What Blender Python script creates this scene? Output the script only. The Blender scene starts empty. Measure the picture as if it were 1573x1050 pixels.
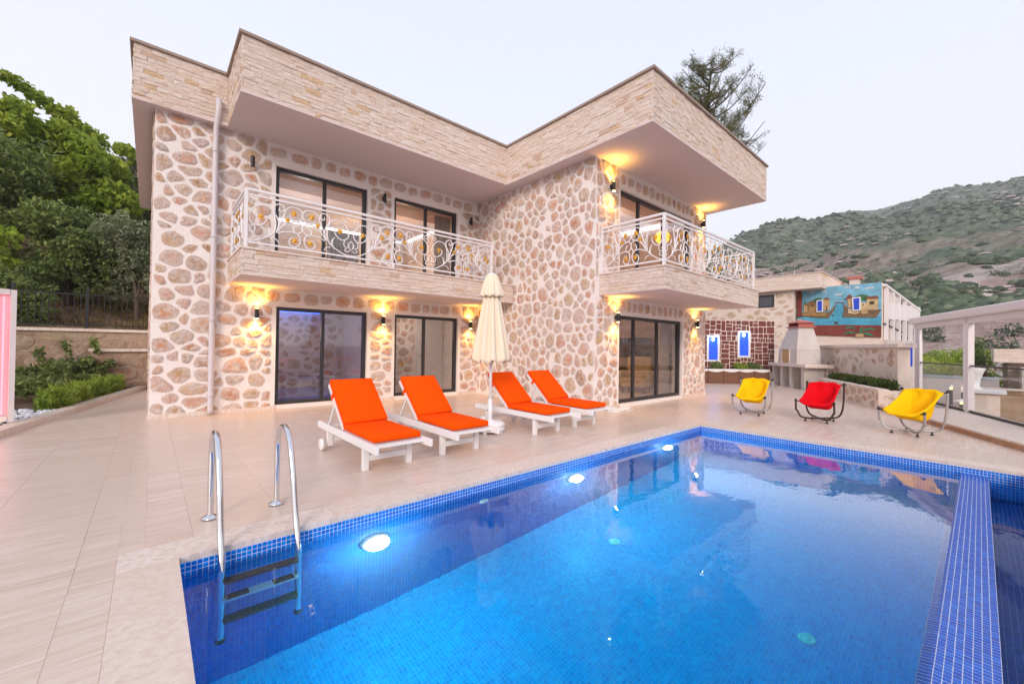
import bpy, bmesh, math, random
import numpy as np
from mathutils import Vector, Matrix, noise
random.seed(7); np.random.seed(7)
R = math.radians
S = bpy.context.scene
COL = S.collection

# ------------------------------------------------------------------ camera
YAW, PITCH, ROLL, FPX = 0.849404, 0.01073, 0.013774, 632.1
CAM = Vector((0, 0, 1.35))
_f = Vector((math.cos(YAW)*math.cos(PITCH), math.sin(YAW)*math.cos(PITCH), math.sin(PITCH)))
_r = Vector((math.sin(YAW), -math.cos(YAW), 0)); _u = _r.cross(_f)
_r2 = _r*math.cos(ROLL) + _u*math.sin(ROLL); _u2 = -_r*math.sin(ROLL) + _u*math.cos(ROLL)
cam = bpy.data.cameras.new('camera'); cam.sensor_width = 36; cam.lens = FPX/1573*36
cam.clip_start = 0.05; cam.clip_end = 4000
camo = bpy.data.objects.new('camera', cam); COL.objects.link(camo); S.camera = camo
m = Matrix((_r2, _u2, -_f)).transposed().to_4x4(); m.translation = CAM; camo.matrix_world = m

# ------------------------------------------------------------------ world, sun, exposure
W = bpy.data.worlds.new('World'); S.world = W; W.use_nodes = True
nt = W.node_tree; nt.nodes.clear()
out = nt.nodes.new('ShaderNodeOutputWorld'); bg = nt.nodes.new('ShaderNodeBackground')
sky = nt.nodes.new('ShaderNodeTexSky'); sky.sky_type = 'NISHITA'; sky.sun_disc = False
SUN_EL, SUN_AZ = R(42), R(215)
sky.sun_elevation = SUN_EL; sky.sun_rotation = SUN_AZ; sky.air_density = 1.0; sky.dust_density = 2.0
tc = nt.nodes.new('ShaderNodeTexCoord'); sep = nt.nodes.new('ShaderNodeSeparateXYZ')
ramp = nt.nodes.new('ShaderNodeValToRGB')
ramp.color_ramp.elements[0].position = 0.0; ramp.color_ramp.elements[0].color = (1.0, 0.965, 0.98, 1)
ramp.color_ramp.elements[1].position = 0.75; ramp.color_ramp.elements[1].color = (0.72, 0.775, 0.96, 1)
e = ramp.color_ramp.elements.new(0.28); e.color = (0.92, 0.93, 1.0, 1)
scale = nt.nodes.new('ShaderNodeVectorMath'); scale.operation = 'SCALE'; scale.inputs[3].default_value = 6.05
mix = nt.nodes.new('ShaderNodeMix'); mix.data_type = 'RGBA'; mix.inputs[0].default_value = 0.9
nt.links.new(tc.outputs['Generated'], sep.inputs[0]); nt.links.new(sep.outputs[2], ramp.inputs[0])
nt.links.new(ramp.outputs[0], scale.inputs[0])
nt.links.new(sky.outputs[0], mix.inputs[6]); nt.links.new(scale.outputs[0], mix.inputs[7])
nt.links.new(mix.outputs[2], bg.inputs[0]); bg.inputs[1].default_value = 0.1
nt.links.new(bg.outputs[0], out.inputs[0])
sun = bpy.data.lights.new('sun', 'SUN'); sun.energy = 1.5; sun.angle = R(20); sun.color = (1.0, 0.84, 0.73)
suno = bpy.data.objects.new('sun', sun); COL.objects.link(suno)
# light comes from behind and left of the camera, low
sd = Vector((-0.66, -0.60, 0.42)).normalized()
suno.rotation_euler = sd.to_track_quat('Z', 'Y').to_euler()
sky.sun_rotation = math.atan2(sd.x, sd.y); sky.sun_elevation = math.asin(sd.z)
S.view_settings.view_transform = 'Standard'; S.view_settings.look = 'None'
S.view_settings.exposure = 1.0; S.view_settings.gamma = 1; S.view_settings.use_curve_mapping = False
S.render.engine = 'CYCLES'
cy = S.cycles; cy.use_denoising = True; cy.max_bounces = 10; cy.diffuse_bounces = 4; cy.glossy_bounces = 5
cy.transmission_bounces = 8; cy.transparent_max_bounces = 12; cy.sample_clamp_indirect = 4; cy.sample_clamp_direct = 0
cy.volume_bounces = 1; cy.caustics_refractive = True; cy.caustics_reflective = False

# ------------------------------------------------------------------ materials
def mat(name, col=(.5, .5, .5), rough=.6, metal=0, spec=.5, emis=None, estr=0):
    m = bpy.data.materials.new(name); m.use_nodes = True
    b = m.node_tree.nodes['Principled BSDF']
    b.inputs['Base Color'].default_value = (*col, 1); b.inputs['Roughness'].default_value = rough
    b.inputs['Metallic'].default_value = metal; b.inputs['Specular IOR Level'].default_value = spec
    if emis: b.inputs['Emission Color'].default_value = (*emis, 1); b.inputs['Emission Strength'].default_value = estr
    return m
class N:
    """small wrapper for node building"""
    def __init__(s, m): s.t = m.node_tree; s.b = s.t.nodes['Principled BSDF']
    def n(s, ty, **k):
        x = s.t.nodes.new(ty)
        for a, v in k.items(): setattr(x, a, v)
        return x
    def l(s, a, b): s.t.links.new(a, b)
    def obj(s, scale=(1, 1, 1), rot=(0, 0, 0)):
        t = s.n('ShaderNodeTexCoord'); mp = s.n('ShaderNodeMapping'); mp.inputs['Scale'].default_value = scale; mp.inputs['Rotation'].default_value = rot
        s.l(t.outputs['Object'], mp.inputs[0]); return mp.outputs[0]
    def noise(s, vec, scale, detail=4, rough=.55, dist=0):
        x = s.n('ShaderNodeTexNoise'); x.inputs['Scale'].default_value = scale; x.inputs['Detail'].default_value = detail
        x.inputs['Roughness'].default_value = rough; x.inputs['Distortion'].default_value = dist
        s.l(vec, x.inputs[0]); return x.outputs[0]
    def ramp(s, fac, stops, interp='LINEAR'):
        r = s.n('ShaderNodeValToRGB'); cr = r.color_ramp; cr.interpolation = interp
        while len(cr.elements) < len(stops): cr.elements.new(.5)
        for el, (p, c) in zip(cr.elements, stops):
            el.position = p; el.color = (*c, 1) if not isinstance(c, (int, float)) else (c, c, c, 1)
        s.l(fac, r.inputs[0]); return r.outputs[0]
    def mix(s, fac, a, b, mode='MIX'):
        x = s.n('ShaderNodeMix'); x.data_type = 'RGBA'; x.blend_type = mode
        for inp, v in ((x.inputs[0], fac), (x.inputs[6], a), (x.inputs[7], b)):
            if isinstance(v, (int, float)): inp.default_value = v
            elif isinstance(v, tuple): inp.default_value = (*v, 1)
            else: s.l(v, inp)
        return x.outputs[2]
    def attr(s, nm='rnd'):
        a = s.n('ShaderNodeAttribute'); a.attribute_name = nm; return a.outputs['Fac']
    def math(s, op, a, b=0):
        x = s.n('ShaderNodeMath'); x.operation = op
        for i, v in ((0, a), (1, b)):
            if isinstance(v, (int, float)): x.inputs[i].default_value = v
            else: s.l(v, x.inputs[i])
        return x.outputs[0]
    def col(s, c): s.l(c, s.b.inputs['Base Color'])
    def bump(s, h, dist=.01, strength=1):
        x = s.n('ShaderNodeBump'); x.inputs['Distance'].default_value = dist; x.inputs['Strength'].default_value = strength
        s.l(h, x.inputs['Height']); s.l(x.outputs[0], s.b.inputs['Normal'])
    def vecoff(s, vec, fac, k=37.):
        """shift texture space per piece"""
        c = s.n('ShaderNodeCombineXYZ'); q = s.math('MULTIPLY', fac, k)
        s.l(q, c.inputs[0]); s.l(s.math('MULTIPLY', fac, k*.37), c.inputs[1]); s.l(q, c.inputs[2])
        a = s.n('ShaderNodeVectorMath'); a.operation = 'ADD'; s.l(vec, a.inputs[0]); s.l(c.outputs[0], a.inputs[1]); return a.outputs[0]

M = {}
def m_mortar(name, c1, c2):
    m = mat(name, rough=.9, spec=.2); k = N(m); v = k.obj()
    a = k.noise(v, 2.5, 5, .6); b = k.noise(v, 38, 4, .65)
    k.col(k.mix(k.ramp(b, [(.40, .0), (.78, .35)]), k.ramp(a, [(.35, c1), (.65, c2)]), tuple(x*.78 for x in c1)))
    k.bump(k.math('ADD', b, k.math('MULTIPLY', a, 1.5)), .02, .7); return m
M['mortar'] = m_mortar('mortar', (.88, .81, .785), (.91, .86, .845))
M['mortar_pale'] = m_mortar('pale_pointing', (.76, .635, .55), (.82, .71, .63))
M['mortar_dark'] = m_mortar('worn_pointing', (.24, .16, .11), (.48, .36, .27))
def m_stone(name, greys, rust, rust_at=.55, pale=(.80, .71, .68)):
    """rubble stone: pale mottled rim, rusty or ochre heart, mortar smeared over it in patches"""
    m = mat(name, rough=.85, spec=.25); k = N(m); r = k.attr(); core = k.attr('core'); v = k.vecoff(k.obj(), r, 53.)
    n1 = k.noise(v, 7, 6, .68, .5); n2 = k.noise(v, 7.5, 6, .7, .6); n3 = k.noise(v, 70, 4, .7); n4 = k.noise(v, 19, 6, .75, .5)
    c = k.ramp(r, greys)
    c = k.mix(k.ramp(n1, [(.36, 0.), (.68, .8)]), c, pale)
    rr = k.math('FRACT', k.math('MULTIPLY', r, 13.7))
    tone = k.ramp(k.math('FRACT', k.math('MULTIPLY', r, 29.3)), [(0, rust), (.4, tuple(min(1, x*1.25+.05) for x in rust)), (.7, (rust[0]*1.15, rust[1]*1.9+.02, rust[2]*1.7+.01)), (1, (rust[0]*.7, rust[1]*.8, rust[2]*.9))])
    heart = k.math('MULTIPLY', k.math('ADD', k.math('MULTIPLY', core, .75), .25), k.ramp(n2, [(.40, 0.), (.57, 1.)]))
    heart = k.math('MULTIPLY', heart, k.ramp(rr, [(max(0, rust_at-.2), .30), (rust_at+.2, 1.)]))
    c = k.mix(heart, c, tone)
    c = k.mix(k.ramp(n4, [(.27, .5), (.44, 0.)]), c, tuple(x*.55 for x in greys[0][1]))
    c = k.mix(k.ramp(n4, [(.54, 0.), (.70, .75)]), c, pale)
    c = k.mix(k.ramp(n3, [(.3, .45), (.55, 0.)]), c, tuple(x*.6 for x in greys[0][1]))
    k.col(c); k.bump(k.math('ADD', k.math('ADD', n1, n4), k.math('MULTIPLY', n3, .5)), .03, .9); return m
M['stone'] = m_stone('field_stone', [(0, (.60, .49, .44)), (.3, (.70, .58, .52)), (.55, (.64, .51, .45)), (.8, (.74, .60, .51)), (1, (.56, .49, .47))], (.58, .215, .085), .30, (.86, .78, .745))
M['stone_wall'] = m_stone('garden_wall_stone', [(0, (.56, .42, .33)), (.5, (.68, .55, .46)), (1, (.60, .48, .40))], (.46, .19, .08), .45, (.78, .66, .57))
M['stone_old'] = m_stone('old_wall_stone', [(0, (.34, .25, .19)), (.5, (.44, .33, .25)), (1, (.36, .29, .24))], (.40, .17, .07), .4, (.56, .45, .37))
M['stone_red'] = m_stone('dark_red_stone', [(0, (.14, .04, .033)), (.5, (.21, .055, .045)), (1, (.16, .05, .043))], (.16, .035, .025), .5, (.27, .10, .08))
def m_clad(name, stops):
    m = mat(name, rough=.8, spec=.3); k = N(m); r = k.attr(); v = k.vecoff(k.obj((1, 1, 2.5)), r, 41.)
    base = k.ramp(r, stops, 'CONSTANT'); n1 = k.noise(v, 7, 6, .65, .4); n2 = k.noise(v, 45, 4, .7)
    c = k.mix(k.ramp(n1, [(.35, .0), (.75, .4)]), base, (.60, .42, .32)); c = k.mix(k.ramp(n2, [(.3, .35), (.5, 0.)]), c, (.42, .32, .26))
    k.col(c); k.bump(k.math('ADD', n1, n2), .025, .8); return m
M['cladding'] = m_clad('split_travertine', [(0, (.85, .72, .63)), (.2, (.88, .77, .69)), (.42, (.82, .69, .60)), (.6, (.89, .79, .72)), (.78, (.84, .70, .59)), (.955, (.76, .55, .34)), (.98, (.70, .52, .41))])
def m_trav(name, stops, rough, stretch=(.55, 7, 1)):
    m = mat(name, rough=rough, spec=.45); k = N(m); r = k.attr(); v = k.vecoff(k.obj(stretch), r, 29.)
    n1 = k.noise(v, 2.2, 7, .62, .5); n2 = k.noise(v, 9, 5, .65, .2); pit = k.noise(k.obj((5, 45, 1)), 1.5, 3, .6)
    c = k.ramp(n1, stops); c = k.mix(k.ramp(n2, [(.42, .0), (.66, .62)]), c, (.52, .39, .31))
    c = k.mix(k.ramp(r, [(0, .0), (1, .7)]), c, (.66, .525, .43)); c = k.mix(k.ramp(pit, [(.68, 0.), (.8, .10)]), c, (.42, .29, .21))
    k.col(c); k.bump(n2, .0006, .3)
    k.l(k.ramp(n2, [(.3, rough), (.7, rough+.07)]), k.b.inputs['Roughness']); return m
M['tile'] = m_trav('travertine_tile', [(.32, (.60, .465, .385)), (.48, (.71, .58, .50)), (.64, (.79, .68, .61))], .27, (.40, 6, 1))
M['coping'] = m_trav('travertine_coping', [(.3, (.75, .64, .57)), (.5, (.785, .68, .62)), (.7, (.815, .72, .665))], .42, (2.5, 3.2, 1))
M['grout'] = mat('floor_grout', (.60, .48, .41), .9)
M['soffit'] = mat('soffit_paint', (.70, .605, .595), .85, spec=.2)
k = N(M['soffit']); k.bump(k.noise(k.obj(), 180, 3, .7), .002, .35)
M['white_wood'] = mat('white_painted_wood', (.80, .79, .80), .45)
k = N(M['white_wood']); k.bump(k.noise(k.obj((30, 1.5, 30)), 6, 4, .6), .0015, .5)
M['white_metal'] = mat('white_metal', (.80, .78, .80), .35)
M['pinkwhite_metal'] = mat('white_aluminium', (.74, .69, .71), .35)
M['anthracite'] = mat('anthracite_frame', (.030, .030, .036), .4)
M['black'] = mat('black_metal', (.012, .012, .014), .4)
M['rail_dark'] = mat('dark_handrail', (.06, .05, .05), .35, .6)
M['chrome'] = mat('polished_steel', (.72, .72, .74), .10, 1)
M['pipe'] = mat('pipe_plastic', (.62, .58, .62), .4)
M['gold'] = mat('gold_paint', (.72, .36, .035), .38, .35)
def m_cloth(name, c, sc=260):
    m = mat(name, c, .85, spec=.15); k = N(m); v = k.obj(); n = k.noise(v, sc, 2, .5); w = k.noise(v, 5, 3, .5)
    k.col(k.mix(k.ramp(w, [(.3, .0), (.7, .22)]), c, tuple(x*.8 for x in c))); k.bump(k.math('ADD', n, k.math('MULTIPLY', w, 4)), .004, .5)
    k.b.inputs['Specular IOR Level'].default_value = .05; return m
M['orange'] = m_cloth('orange_canvas', (1.0, .088, .0008))
M['yellow'] = m_cloth('yellow_canvas', (.95, .56, .004))
M['red'] = m_cloth('red_canvas', (.72, .004, .012))
M['cream'] = m_cloth('cream_canvas', (.86, .76, .60))
M['grey_tube'] = mat('grey_tube', (.36, .34, .36), .35, .5)
M['brown_tube'] = mat('dark_brown_tube', (.045, .024, .022), .35, .3)
M['plastic'] = mat('white_plastic', (.80, .79, .80), .45)
def m_glass(name, tint, rough=.0, ior=1.5, boost=1.0):
    m = bpy.data.materials.new(name); m.use_nodes = True; t = m.node_tree; t.nodes.clear()
    o = t.nodes.new('ShaderNodeOutputMaterial'); mx = t.nodes.new('ShaderNodeMixShader'); tr = t.nodes.new('ShaderNodeBsdfTransparent')
    gl = t.nodes.new('ShaderNodeBsdfGlossy'); fr = t.nodes.new('ShaderNodeFresnel'); mu = t.nodes.new('ShaderNodeMath'); mu.operation = 'MULTIPLY'; mu.use_clamp = True
    tr.inputs[0].default_value = (*tint, 1); gl.inputs[1].default_value = rough; fr.inputs[0].default_value = ior; mu.inputs[1].default_value = boost
    gl.inputs[0].default_value = (.95, .95, .97, 1)
    ge = t.nodes.new('ShaderNodeNewGeometry'); iv = t.nodes.new('ShaderNodeMath'); iv.operation = 'SUBTRACT'; iv.inputs[0].default_value = 1; m2 = t.nodes.new('ShaderNodeMath'); m2.operation = 'MULTIPLY'
    t.links.new(ge.outputs['Backfacing'], iv.inputs[1]); t.links.new(fr.outputs[0], m2.inputs[0]); t.links.new(iv.outputs[0], m2.inputs[1])   # a thin pane mirrors once, at its front face
    t.links.new(m2.outputs[0], mu.inputs[0]); t.links.new(mu.outputs[0], mx.inputs[0]); t.links.new(tr.outputs[0], mx.inputs[1]); t.links.new(gl.outputs[0], mx.inputs[2]); t.links.new(mx.outputs[0], o.inputs[0])
    return m
M['glass'] = m_glass('door_glass', (.86, .85, .84), 0, 1.5, 3.0)
M['clear_glass'] = m_glass('clear_glass', (.95, .96, .96), 0, 1.45, 1.2)
def m_water(mult=13, name='pool_water'):
    m = bpy.data.materials.new(name); m.use_nodes = True; t = m.node_tree; t.nodes.clear()
    o = t.nodes.new('ShaderNodeOutputMaterial'); g = t.nodes.new('ShaderNodeBsdfRefraction'); g.inputs['IOR'].default_value = 1.333; g.inputs['Roughness'].default_value = 0
    g.inputs['Color'].default_value = (.97, .99, 1, 1)
    va = t.nodes.new('ShaderNodeVolumeAbsorption'); va.inputs['Color'].default_value = (0, .97, 1, 1); va.inputs['Density'].default_value = .75; vs_ = t.nodes.new('ShaderNodeVolumeScatter'); vs_.inputs['Color'].default_value = (.5, .9, 1, 1); vs_.inputs['Density'].default_value = .05; vs_.inputs['Anisotropy'].default_value = .5; ad = t.nodes.new('ShaderNodeAddShader'); t.links.new(va.outputs[0], ad.inputs[0]); t.links.new(vs_.outputs[0], ad.inputs[1]); t.links.new(ad.outputs[0], o.inputs['Volume']); gl = t.nodes.new('ShaderNodeBsdfGlossy'); gl.inputs['Roughness'].default_value = 0; gl.inputs[0].default_value = (1, 1, 1, 1)
    fr = t.nodes.new('ShaderNodeFresnel'); fr.inputs[0].default_value = 1.333; mx = t.nodes.new('ShaderNodeMixShader'); ml = t.nodes.new('ShaderNodeMath'); ml.operation = 'MULTIPLY'; ml.use_clamp = True; pw = t.nodes.new('ShaderNodeMath'); pw.operation = 'POWER'; pw.inputs[1].default_value = 2.1; ml.inputs[1].default_value = mult
    tc = t.nodes.new('ShaderNodeTexCoord'); mp = t.nodes.new('ShaderNodeMapping'); mp.inputs['Scale'].default_value = (1.4, 2.2, 1)
    n = t.nodes.new('ShaderNodeTexNoise'); n.inputs['Scale'].default_value = 2.2; n.inputs['Detail'].default_value = 3
    b = t.nodes.new('ShaderNodeBump'); b.inputs['Distance'].default_value = .006; b.inputs['Strength'].default_value = .35
    t.links.new(tc.outputs['Object'], mp.inputs[0]); t.links.new(mp.outputs[0], n.inputs[0]); t.links.new(n.outputs[0], b.inputs['Height'])
    for x in (g, gl, fr): t.links.new(b.outputs[0], x.inputs['Normal'])
    t.links.new(fr.outputs[0], pw.inputs[0]); t.links.new(pw.outputs[0], ml.inputs[0]); mi = t.nodes.new('ShaderNodeMath'); mi.operation = 'MINIMUM'; mi.inputs[1].default_value = .42; t.links.new(ml.outputs[0], mi.inputs[0]); t.links.new(mi.outputs[0], mx.inputs[0]); t.links.new(g.outputs[0], mx.inputs[1]); t.links.new(gl.outputs[0], mx.inputs[2]); t.links.new(mx.outputs[0], o.inputs[0])
    return m
M['water'] = m_water(); M['channel_water'] = m_water(3, 'channel_water')
def m_mosaic(name, stops, spec, rough):
    m = mat(name, (.01, .12, .6), rough, spec=spec); k = N(m); k.col(k.ramp(k.attr(), stops)); return m
M['mosaic'] = m_mosaic('blue_mosaic', [(0, (.001, .145, .62)), (.35, (.001, .20, .70)), (.6, (.001, .12, .56)), (.85, (.001, .245, .76)), (1, (.001, .10, .50))], .06, .3)
M['mosaic_floor_lit'] = m_mosaic('lit_blue_mosaic', [(0, (.001, .21, .60)), (.35, (.001, .28, .68)), (.6, (.001, .175, .54)), (.85, (.002, .34, .74)), (1, (.001, .14, .50))], .06, .3)  # same tile as the walls; brighter cyan floor light painted into its colour
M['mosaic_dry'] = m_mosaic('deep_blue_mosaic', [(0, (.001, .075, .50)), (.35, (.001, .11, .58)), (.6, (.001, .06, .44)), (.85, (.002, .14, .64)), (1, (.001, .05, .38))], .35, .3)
M['water_tinted_grout'] = mat('water_tinted_grout', (.22, .40, .74), .8); M['white_grout'] = mat('white_grout', (.74, .78, .88), .8)  # one grout; below water the blue tint of the water is painted in
M['pool_lamp'] = mat('pool_lamp_lens', (.9, .9, .85), .3, emis=(.95, 1, .90), estr=165)
M['bulb'] = mat('warm_bulb', (1, .8, .4), .4, emis=(1, .62, .18), estr=25)
M['spot_bulb'] = mat('ceiling_spot_bulb', (1, .9, .6), .4, emis=(1, .72, .3), estr=9)
M['lantern_glow'] = mat('lantern_glow', (1, .8, .3), .4, emis=(1, .70, .18), estr=2.2)
M['led_white'] = mat('led_strip', (1, 1, 1), .4, emis=(.75, .9, 1), estr=1.0)
M['led_blue'] = mat('blue_led_strip', (.1, .2, 1), .4, emis=(.04, .16, 1), estr=2.6)
M['led_red'] = mat('red_led_strip', (1, .1, .1), .4, emis=(1, .08, .11), estr=6)
M['blue_lit'] = mat('glowing_niche_paint', (.012, .07, .62), .5, emis=(.02, .12, 1), estr=.25)  # blue paint given a glow of its own for the niche light
M['blue_paint'] = mat('blue_paint', (.012, .07, .62), .5)
def m_leaf(name, stops, trans=.35):
    m = mat(name, rough=.55, spec=.3); k = N(m); r = k.attr(); c = k.ramp(r, stops); k.col(c)
    t = k.t; tl = t.nodes.new('ShaderNodeBsdfTranslucent'); mx = t.nodes.new('ShaderNodeMixShader'); mx.inputs[0].default_value = trans
    o = [x for x in t.nodes if x.type == 'OUTPUT_MATERIAL'][0]
    k.l(k.mix(.6, c, (.16, .22, .02)), tl.inputs[0]); k.l(k.b.outputs[0], mx.inputs[1]); k.l(tl.outputs[0], mx.inputs[2]); k.l(mx.outputs[0], o.inputs[0]); return m
M['leaf_dark'] = m_leaf('dark_leaves', [(0, (.08, .115, .042)), (.5, (.165, .23, .075)), (.85, (.28, .35, .10)), (1, (.44, .45, .14))])
M['leaf_olive'] = m_leaf('olive_leaves', [(0, (.14, .165, .095)), (.5, (.26, .295, .18)), (1, (.42, .44, .28))])
M['leaf_bright'] = m_leaf('bright_leaves', [(0, (.15, .24, .03)), (.5, (.38, .52, .06)), (1, (.66, .70, .13))], .5)
M['leaf_hedge'] = m_leaf('hedge_leaves', [(0, (.16, .26, .03)), (.5, (.30, .42, .055)), (1, (.48, .54, .11))])
M['leaf_box'] = m_leaf('box_hedge_leaves', [(0, (.035, .055, .012)), (.5, (.07, .10, .02)), (1, (.13, .16, .035))])
M['needle'] = m_leaf('pine_needles', [(0, (.05, .06, .028)), (.5, (.10, .115, .04)), (1, (.26, .22, .03))], .3)
M['bark'] = mat('bark', (.11, .075, .055), .9)
k = N(M['bark']); n_ = k.noise(k.obj((6, 6, 1.2)), 4, 5, .65); k.col(k.ramp(n_, [(.3, (.05, .035, .028)), (.7, (.17, .12, .09))])); k.bump(n_, .03, .8)
def m_soil(name, a, b, sc=3):
    m = mat(name, a, .95, spec=.1); k = N(m); n = k.noise(k.obj(), sc, 7, .65); k.col(k.ramp(n, [(.3, a), (.7, b)])); k.bump(n, .08, .8); return m
M['soil'] = m_soil('soil', (.07, .045, .03), (.16, .11, .07), 6)
M['dry_slope'] = m_soil('dry_grass_slope', (.16, .095, .05), (.34, .23, .13), 1.8)
M['ground'] = m_soil('valley_ground', (.20, .15, .11), (.34, .27, .21), .4)

# ------------------------------------------------------------------ mesh helpers
class MB:
    def __init__(s): s.v = []; s.f = []; s.r = []; s.c = []
    def add(s, vs, fs, rnd=None):
        o = len(s.v); s.v += [tuple(v) for v in vs]; s.f += [tuple(i+o for i in f) for f in fs]
        q = random.random() if rnd is None else rnd; s.r += [q]*len(fs); return s
    def box(s, x0, x1, y0, y1, z0, z1, mtx=None, rnd=None):
        vs = [Vector(p) for p in ((x0, y0, z0), (x1, y0, z0), (x1, y1, z0), (x0, y1, z0), (x0, y0, z1), (x1, y0, z1), (x1, y1, z1), (x0, y1, z1))]
        if mtx: vs = [mtx @ v for v in vs]
        return s.add(vs, [(0, 3, 2, 1), (4, 5, 6, 7), (0, 1, 5, 4), (1, 2, 6, 5), (2, 3, 7, 6), (3, 0, 4, 7)], rnd)
    def beam(s, a, b, w, h, up=Vector((0, 0, 1)), rnd=None):
        a = Vector(a); b = Vector(b); d = (b-a); L = d.length; d.normalize(); side = d.cross(up)
        if side.length < 1e-4: side = d.cross(Vector((0, 1, 0)))
        side.normalize(); u = side.cross(d)
        vs = [a+side*(i*w/2)+u*(j*h/2) for i, j in ((-1, -1), (1, -1), (1, 1), (-1, 1))]; vs += [v+d*L for v in vs]
        return s.add(vs, [(0, 1, 2, 3), (7, 6, 5, 4), (0, 4, 5, 1), (1, 5, 6, 2), (2, 6, 7, 3), (3, 7, 4, 0)], rnd)
    def prism(s, poly, z0, z1, rnd=None):
        n = len(poly); vs = [(x, y, z0) for x, y in poly]+[(x, y, z1) for x, y in poly]
        a = sum(poly[i][0]*poly[(i+1) % n][1]-poly[(i+1) % n][0]*poly[i][1] for i in range(n))
        fs = [tuple(range(n))[::-1], tuple(range(n, 2*n))]+[(i, (i+1) % n, n+(i+1) % n, n+i) for i in range(n)]
        if a < 0: fs = [f[::-1] for f in fs]
        return s.add(vs, fs, rnd)
    def tube(s, pts, r, n=8, caps=True, rnd=None):
        pts = [Vector(p) for p in pts]; rs = r if isinstance(r, (list, tuple)) else [r]*len(pts)
        t = (pts[1]-pts[0]).normalized(); a = t.orthogonal().normalized(); rings = []; vs = []
        for i, p in enumerate(pts):
            t2 = (pts[min(i+1, len(pts)-1)]-pts[max(i-1, 0)]).normalized()
            q = t.rotation_difference(t2); a = q @ a; a = (a - t2*a.dot(t2)).normalized(); t = t2; b = t.cross(a)
            vs += [p+(a*math.cos(2*math.pi*k/n)+b*math.sin(2*math.pi*k/n))*rs[i] for k in range(n)]
        fs = [(i*n+k, i*n+(k+1) % n, (i+1)*n+(k+1) % n, (i+1)*n+k) for i in range(len(pts)-1) for k in range(n)]
        if caps: fs += [tuple(range(n))[::-1], tuple((len(pts)-1)*n+k for k in range(n))]
        return s.add(vs, fs, rnd)
    def lathe(s, prof, n=20, c=(0, 0, 0), mtx=None, rnd=None):
        vs = []
        for r, z in prof: vs += [Vector((r*math.cos(2*math.pi*k/n), r*math.sin(2*math.pi*k/n), z)) for k in range(n)]
        if mtx: vs = [mtx @ v for v in vs]
        vs = [v+Vector(c) for v in vs]
        fs = [(i*n+k, i*n+(k+1) % n, (i+1)*n+(k+1) % n, (i+1)*n+k) for i in range(len(prof)-1) for k in range(n)]
        fs += [tuple(range(n))[::-1], tuple((len(prof)-1)*n+k for k in range(n))]
        return s.add(vs, fs, rnd)
    def mesh(s, name, mt=None, smooth=False, rnd=False):
        me = bpy.data.meshes.new(name); me.from_pydata(s.v, [], s.f); me.update()
        if rnd:
            a = me.attributes.new('rnd', 'FLOAT', 'FACE'); a.data.foreach_set('value', s.r)
            if s.c: a = me.attributes.new('core', 'FLOAT', 'POINT'); a.data.foreach_set('value', s.c)
        if mt: me.materials.append(mt)
        if smooth: me.shade_smooth()
        return me
    def build(s, name, mt, parent=None, smooth=False, rnd=False, world=False, bevel=0):
        o = bpy.data.objects.new(name, s.mesh(name, mt, smooth, rnd)); COL.objects.link(o)
        if parent: attach(o, parent, world)
        if bevel:
            b = o.modifiers.new('bevel', 'BEVEL'); b.width = bevel; b.segments = 2; b.limit_method = 'ANGLE'
        return o
def attach(o, parent, world=False):
    o.parent = parent
    if world:
        mw = parent.matrix_world.copy() if False else rootmat(parent); o.matrix_parent_inverse = mw.inverted()
def rootmat(p):
    m = Matrix.Identity(4); chain = []
    while p: chain.append(p); p = p.parent
    for q in reversed(chain): m = m @ q.matrix_parent_inverse @ q.matrix_basis
    return m
def tag(o, label, cat, group=None, kind=None):
    o['label'] = label; o['category'] = cat
    if group: o['group'] = group
    if kind: o['kind'] = kind
    return o
def thing(name, label, cat, loc=(0, 0, 0), rz=0, group=None):
    o = bpy.data.objects.new(name, None); COL.objects.link(o); o.location = loc; o.rotation_euler = (0, 0, rz); o.empty_display_size = .2
    return tag(o, label, cat, group)
def stuff(o): o['kind'] = 'stuff'; return o
def copy_tree(o, parent=None):
    c = o.copy(); COL.objects.link(c)
    if parent: c.parent = parent
    for ch in list(o.children): copy_tree(ch, c)
    return c
def proj(p):
    q = Vector(p)-CAM; z = q.dot(_f)
    if z < .1: return None
    return 786.5+FPX*q.dot(_r2)/z, 525-FPX*q.dot(_u2)/z
def px_area(pts):
    q = [proj(p) for p in pts]
    if any(x is None for x in q): return 0
    if all(x[0] < -20 or x[0] > 1593 or x[1] < -20 or x[1] > 1070 for x in q): return 0
    return abs(sum(q[i][0]*q[(i+1) % len(q)][1]-q[(i+1) % len(q)][0]*q[i][1] for i in range(len(q))))/2
def finalize(pieces, name, mt, parent, limit=300, smooth=False, skip_hidden=True):
    """pieces: (area, verts, faces, rnd); the largest become parts, the rest one joined part"""
    pieces = sorted(pieces, key=lambda p: -p[0]); rest = MB(); n = 0
    for a, vs, fs, r in pieces:
        kk = (len(vs)-1)//3; core = ([0]*kk+[.05]*kk+[.6]*kk+[1]) if name == 'stone' else []
        if n < limit and a > 0:
            one = MB().add(vs, fs, r); one.c = core; one.build(name, mt, parent, smooth, True, True); n += 1
        else: rest.add(vs, fs, r); rest.c += core
    if rest.v: stuff(rest.build('small_'+name+'s', mt, parent, smooth, True, True))

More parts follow.
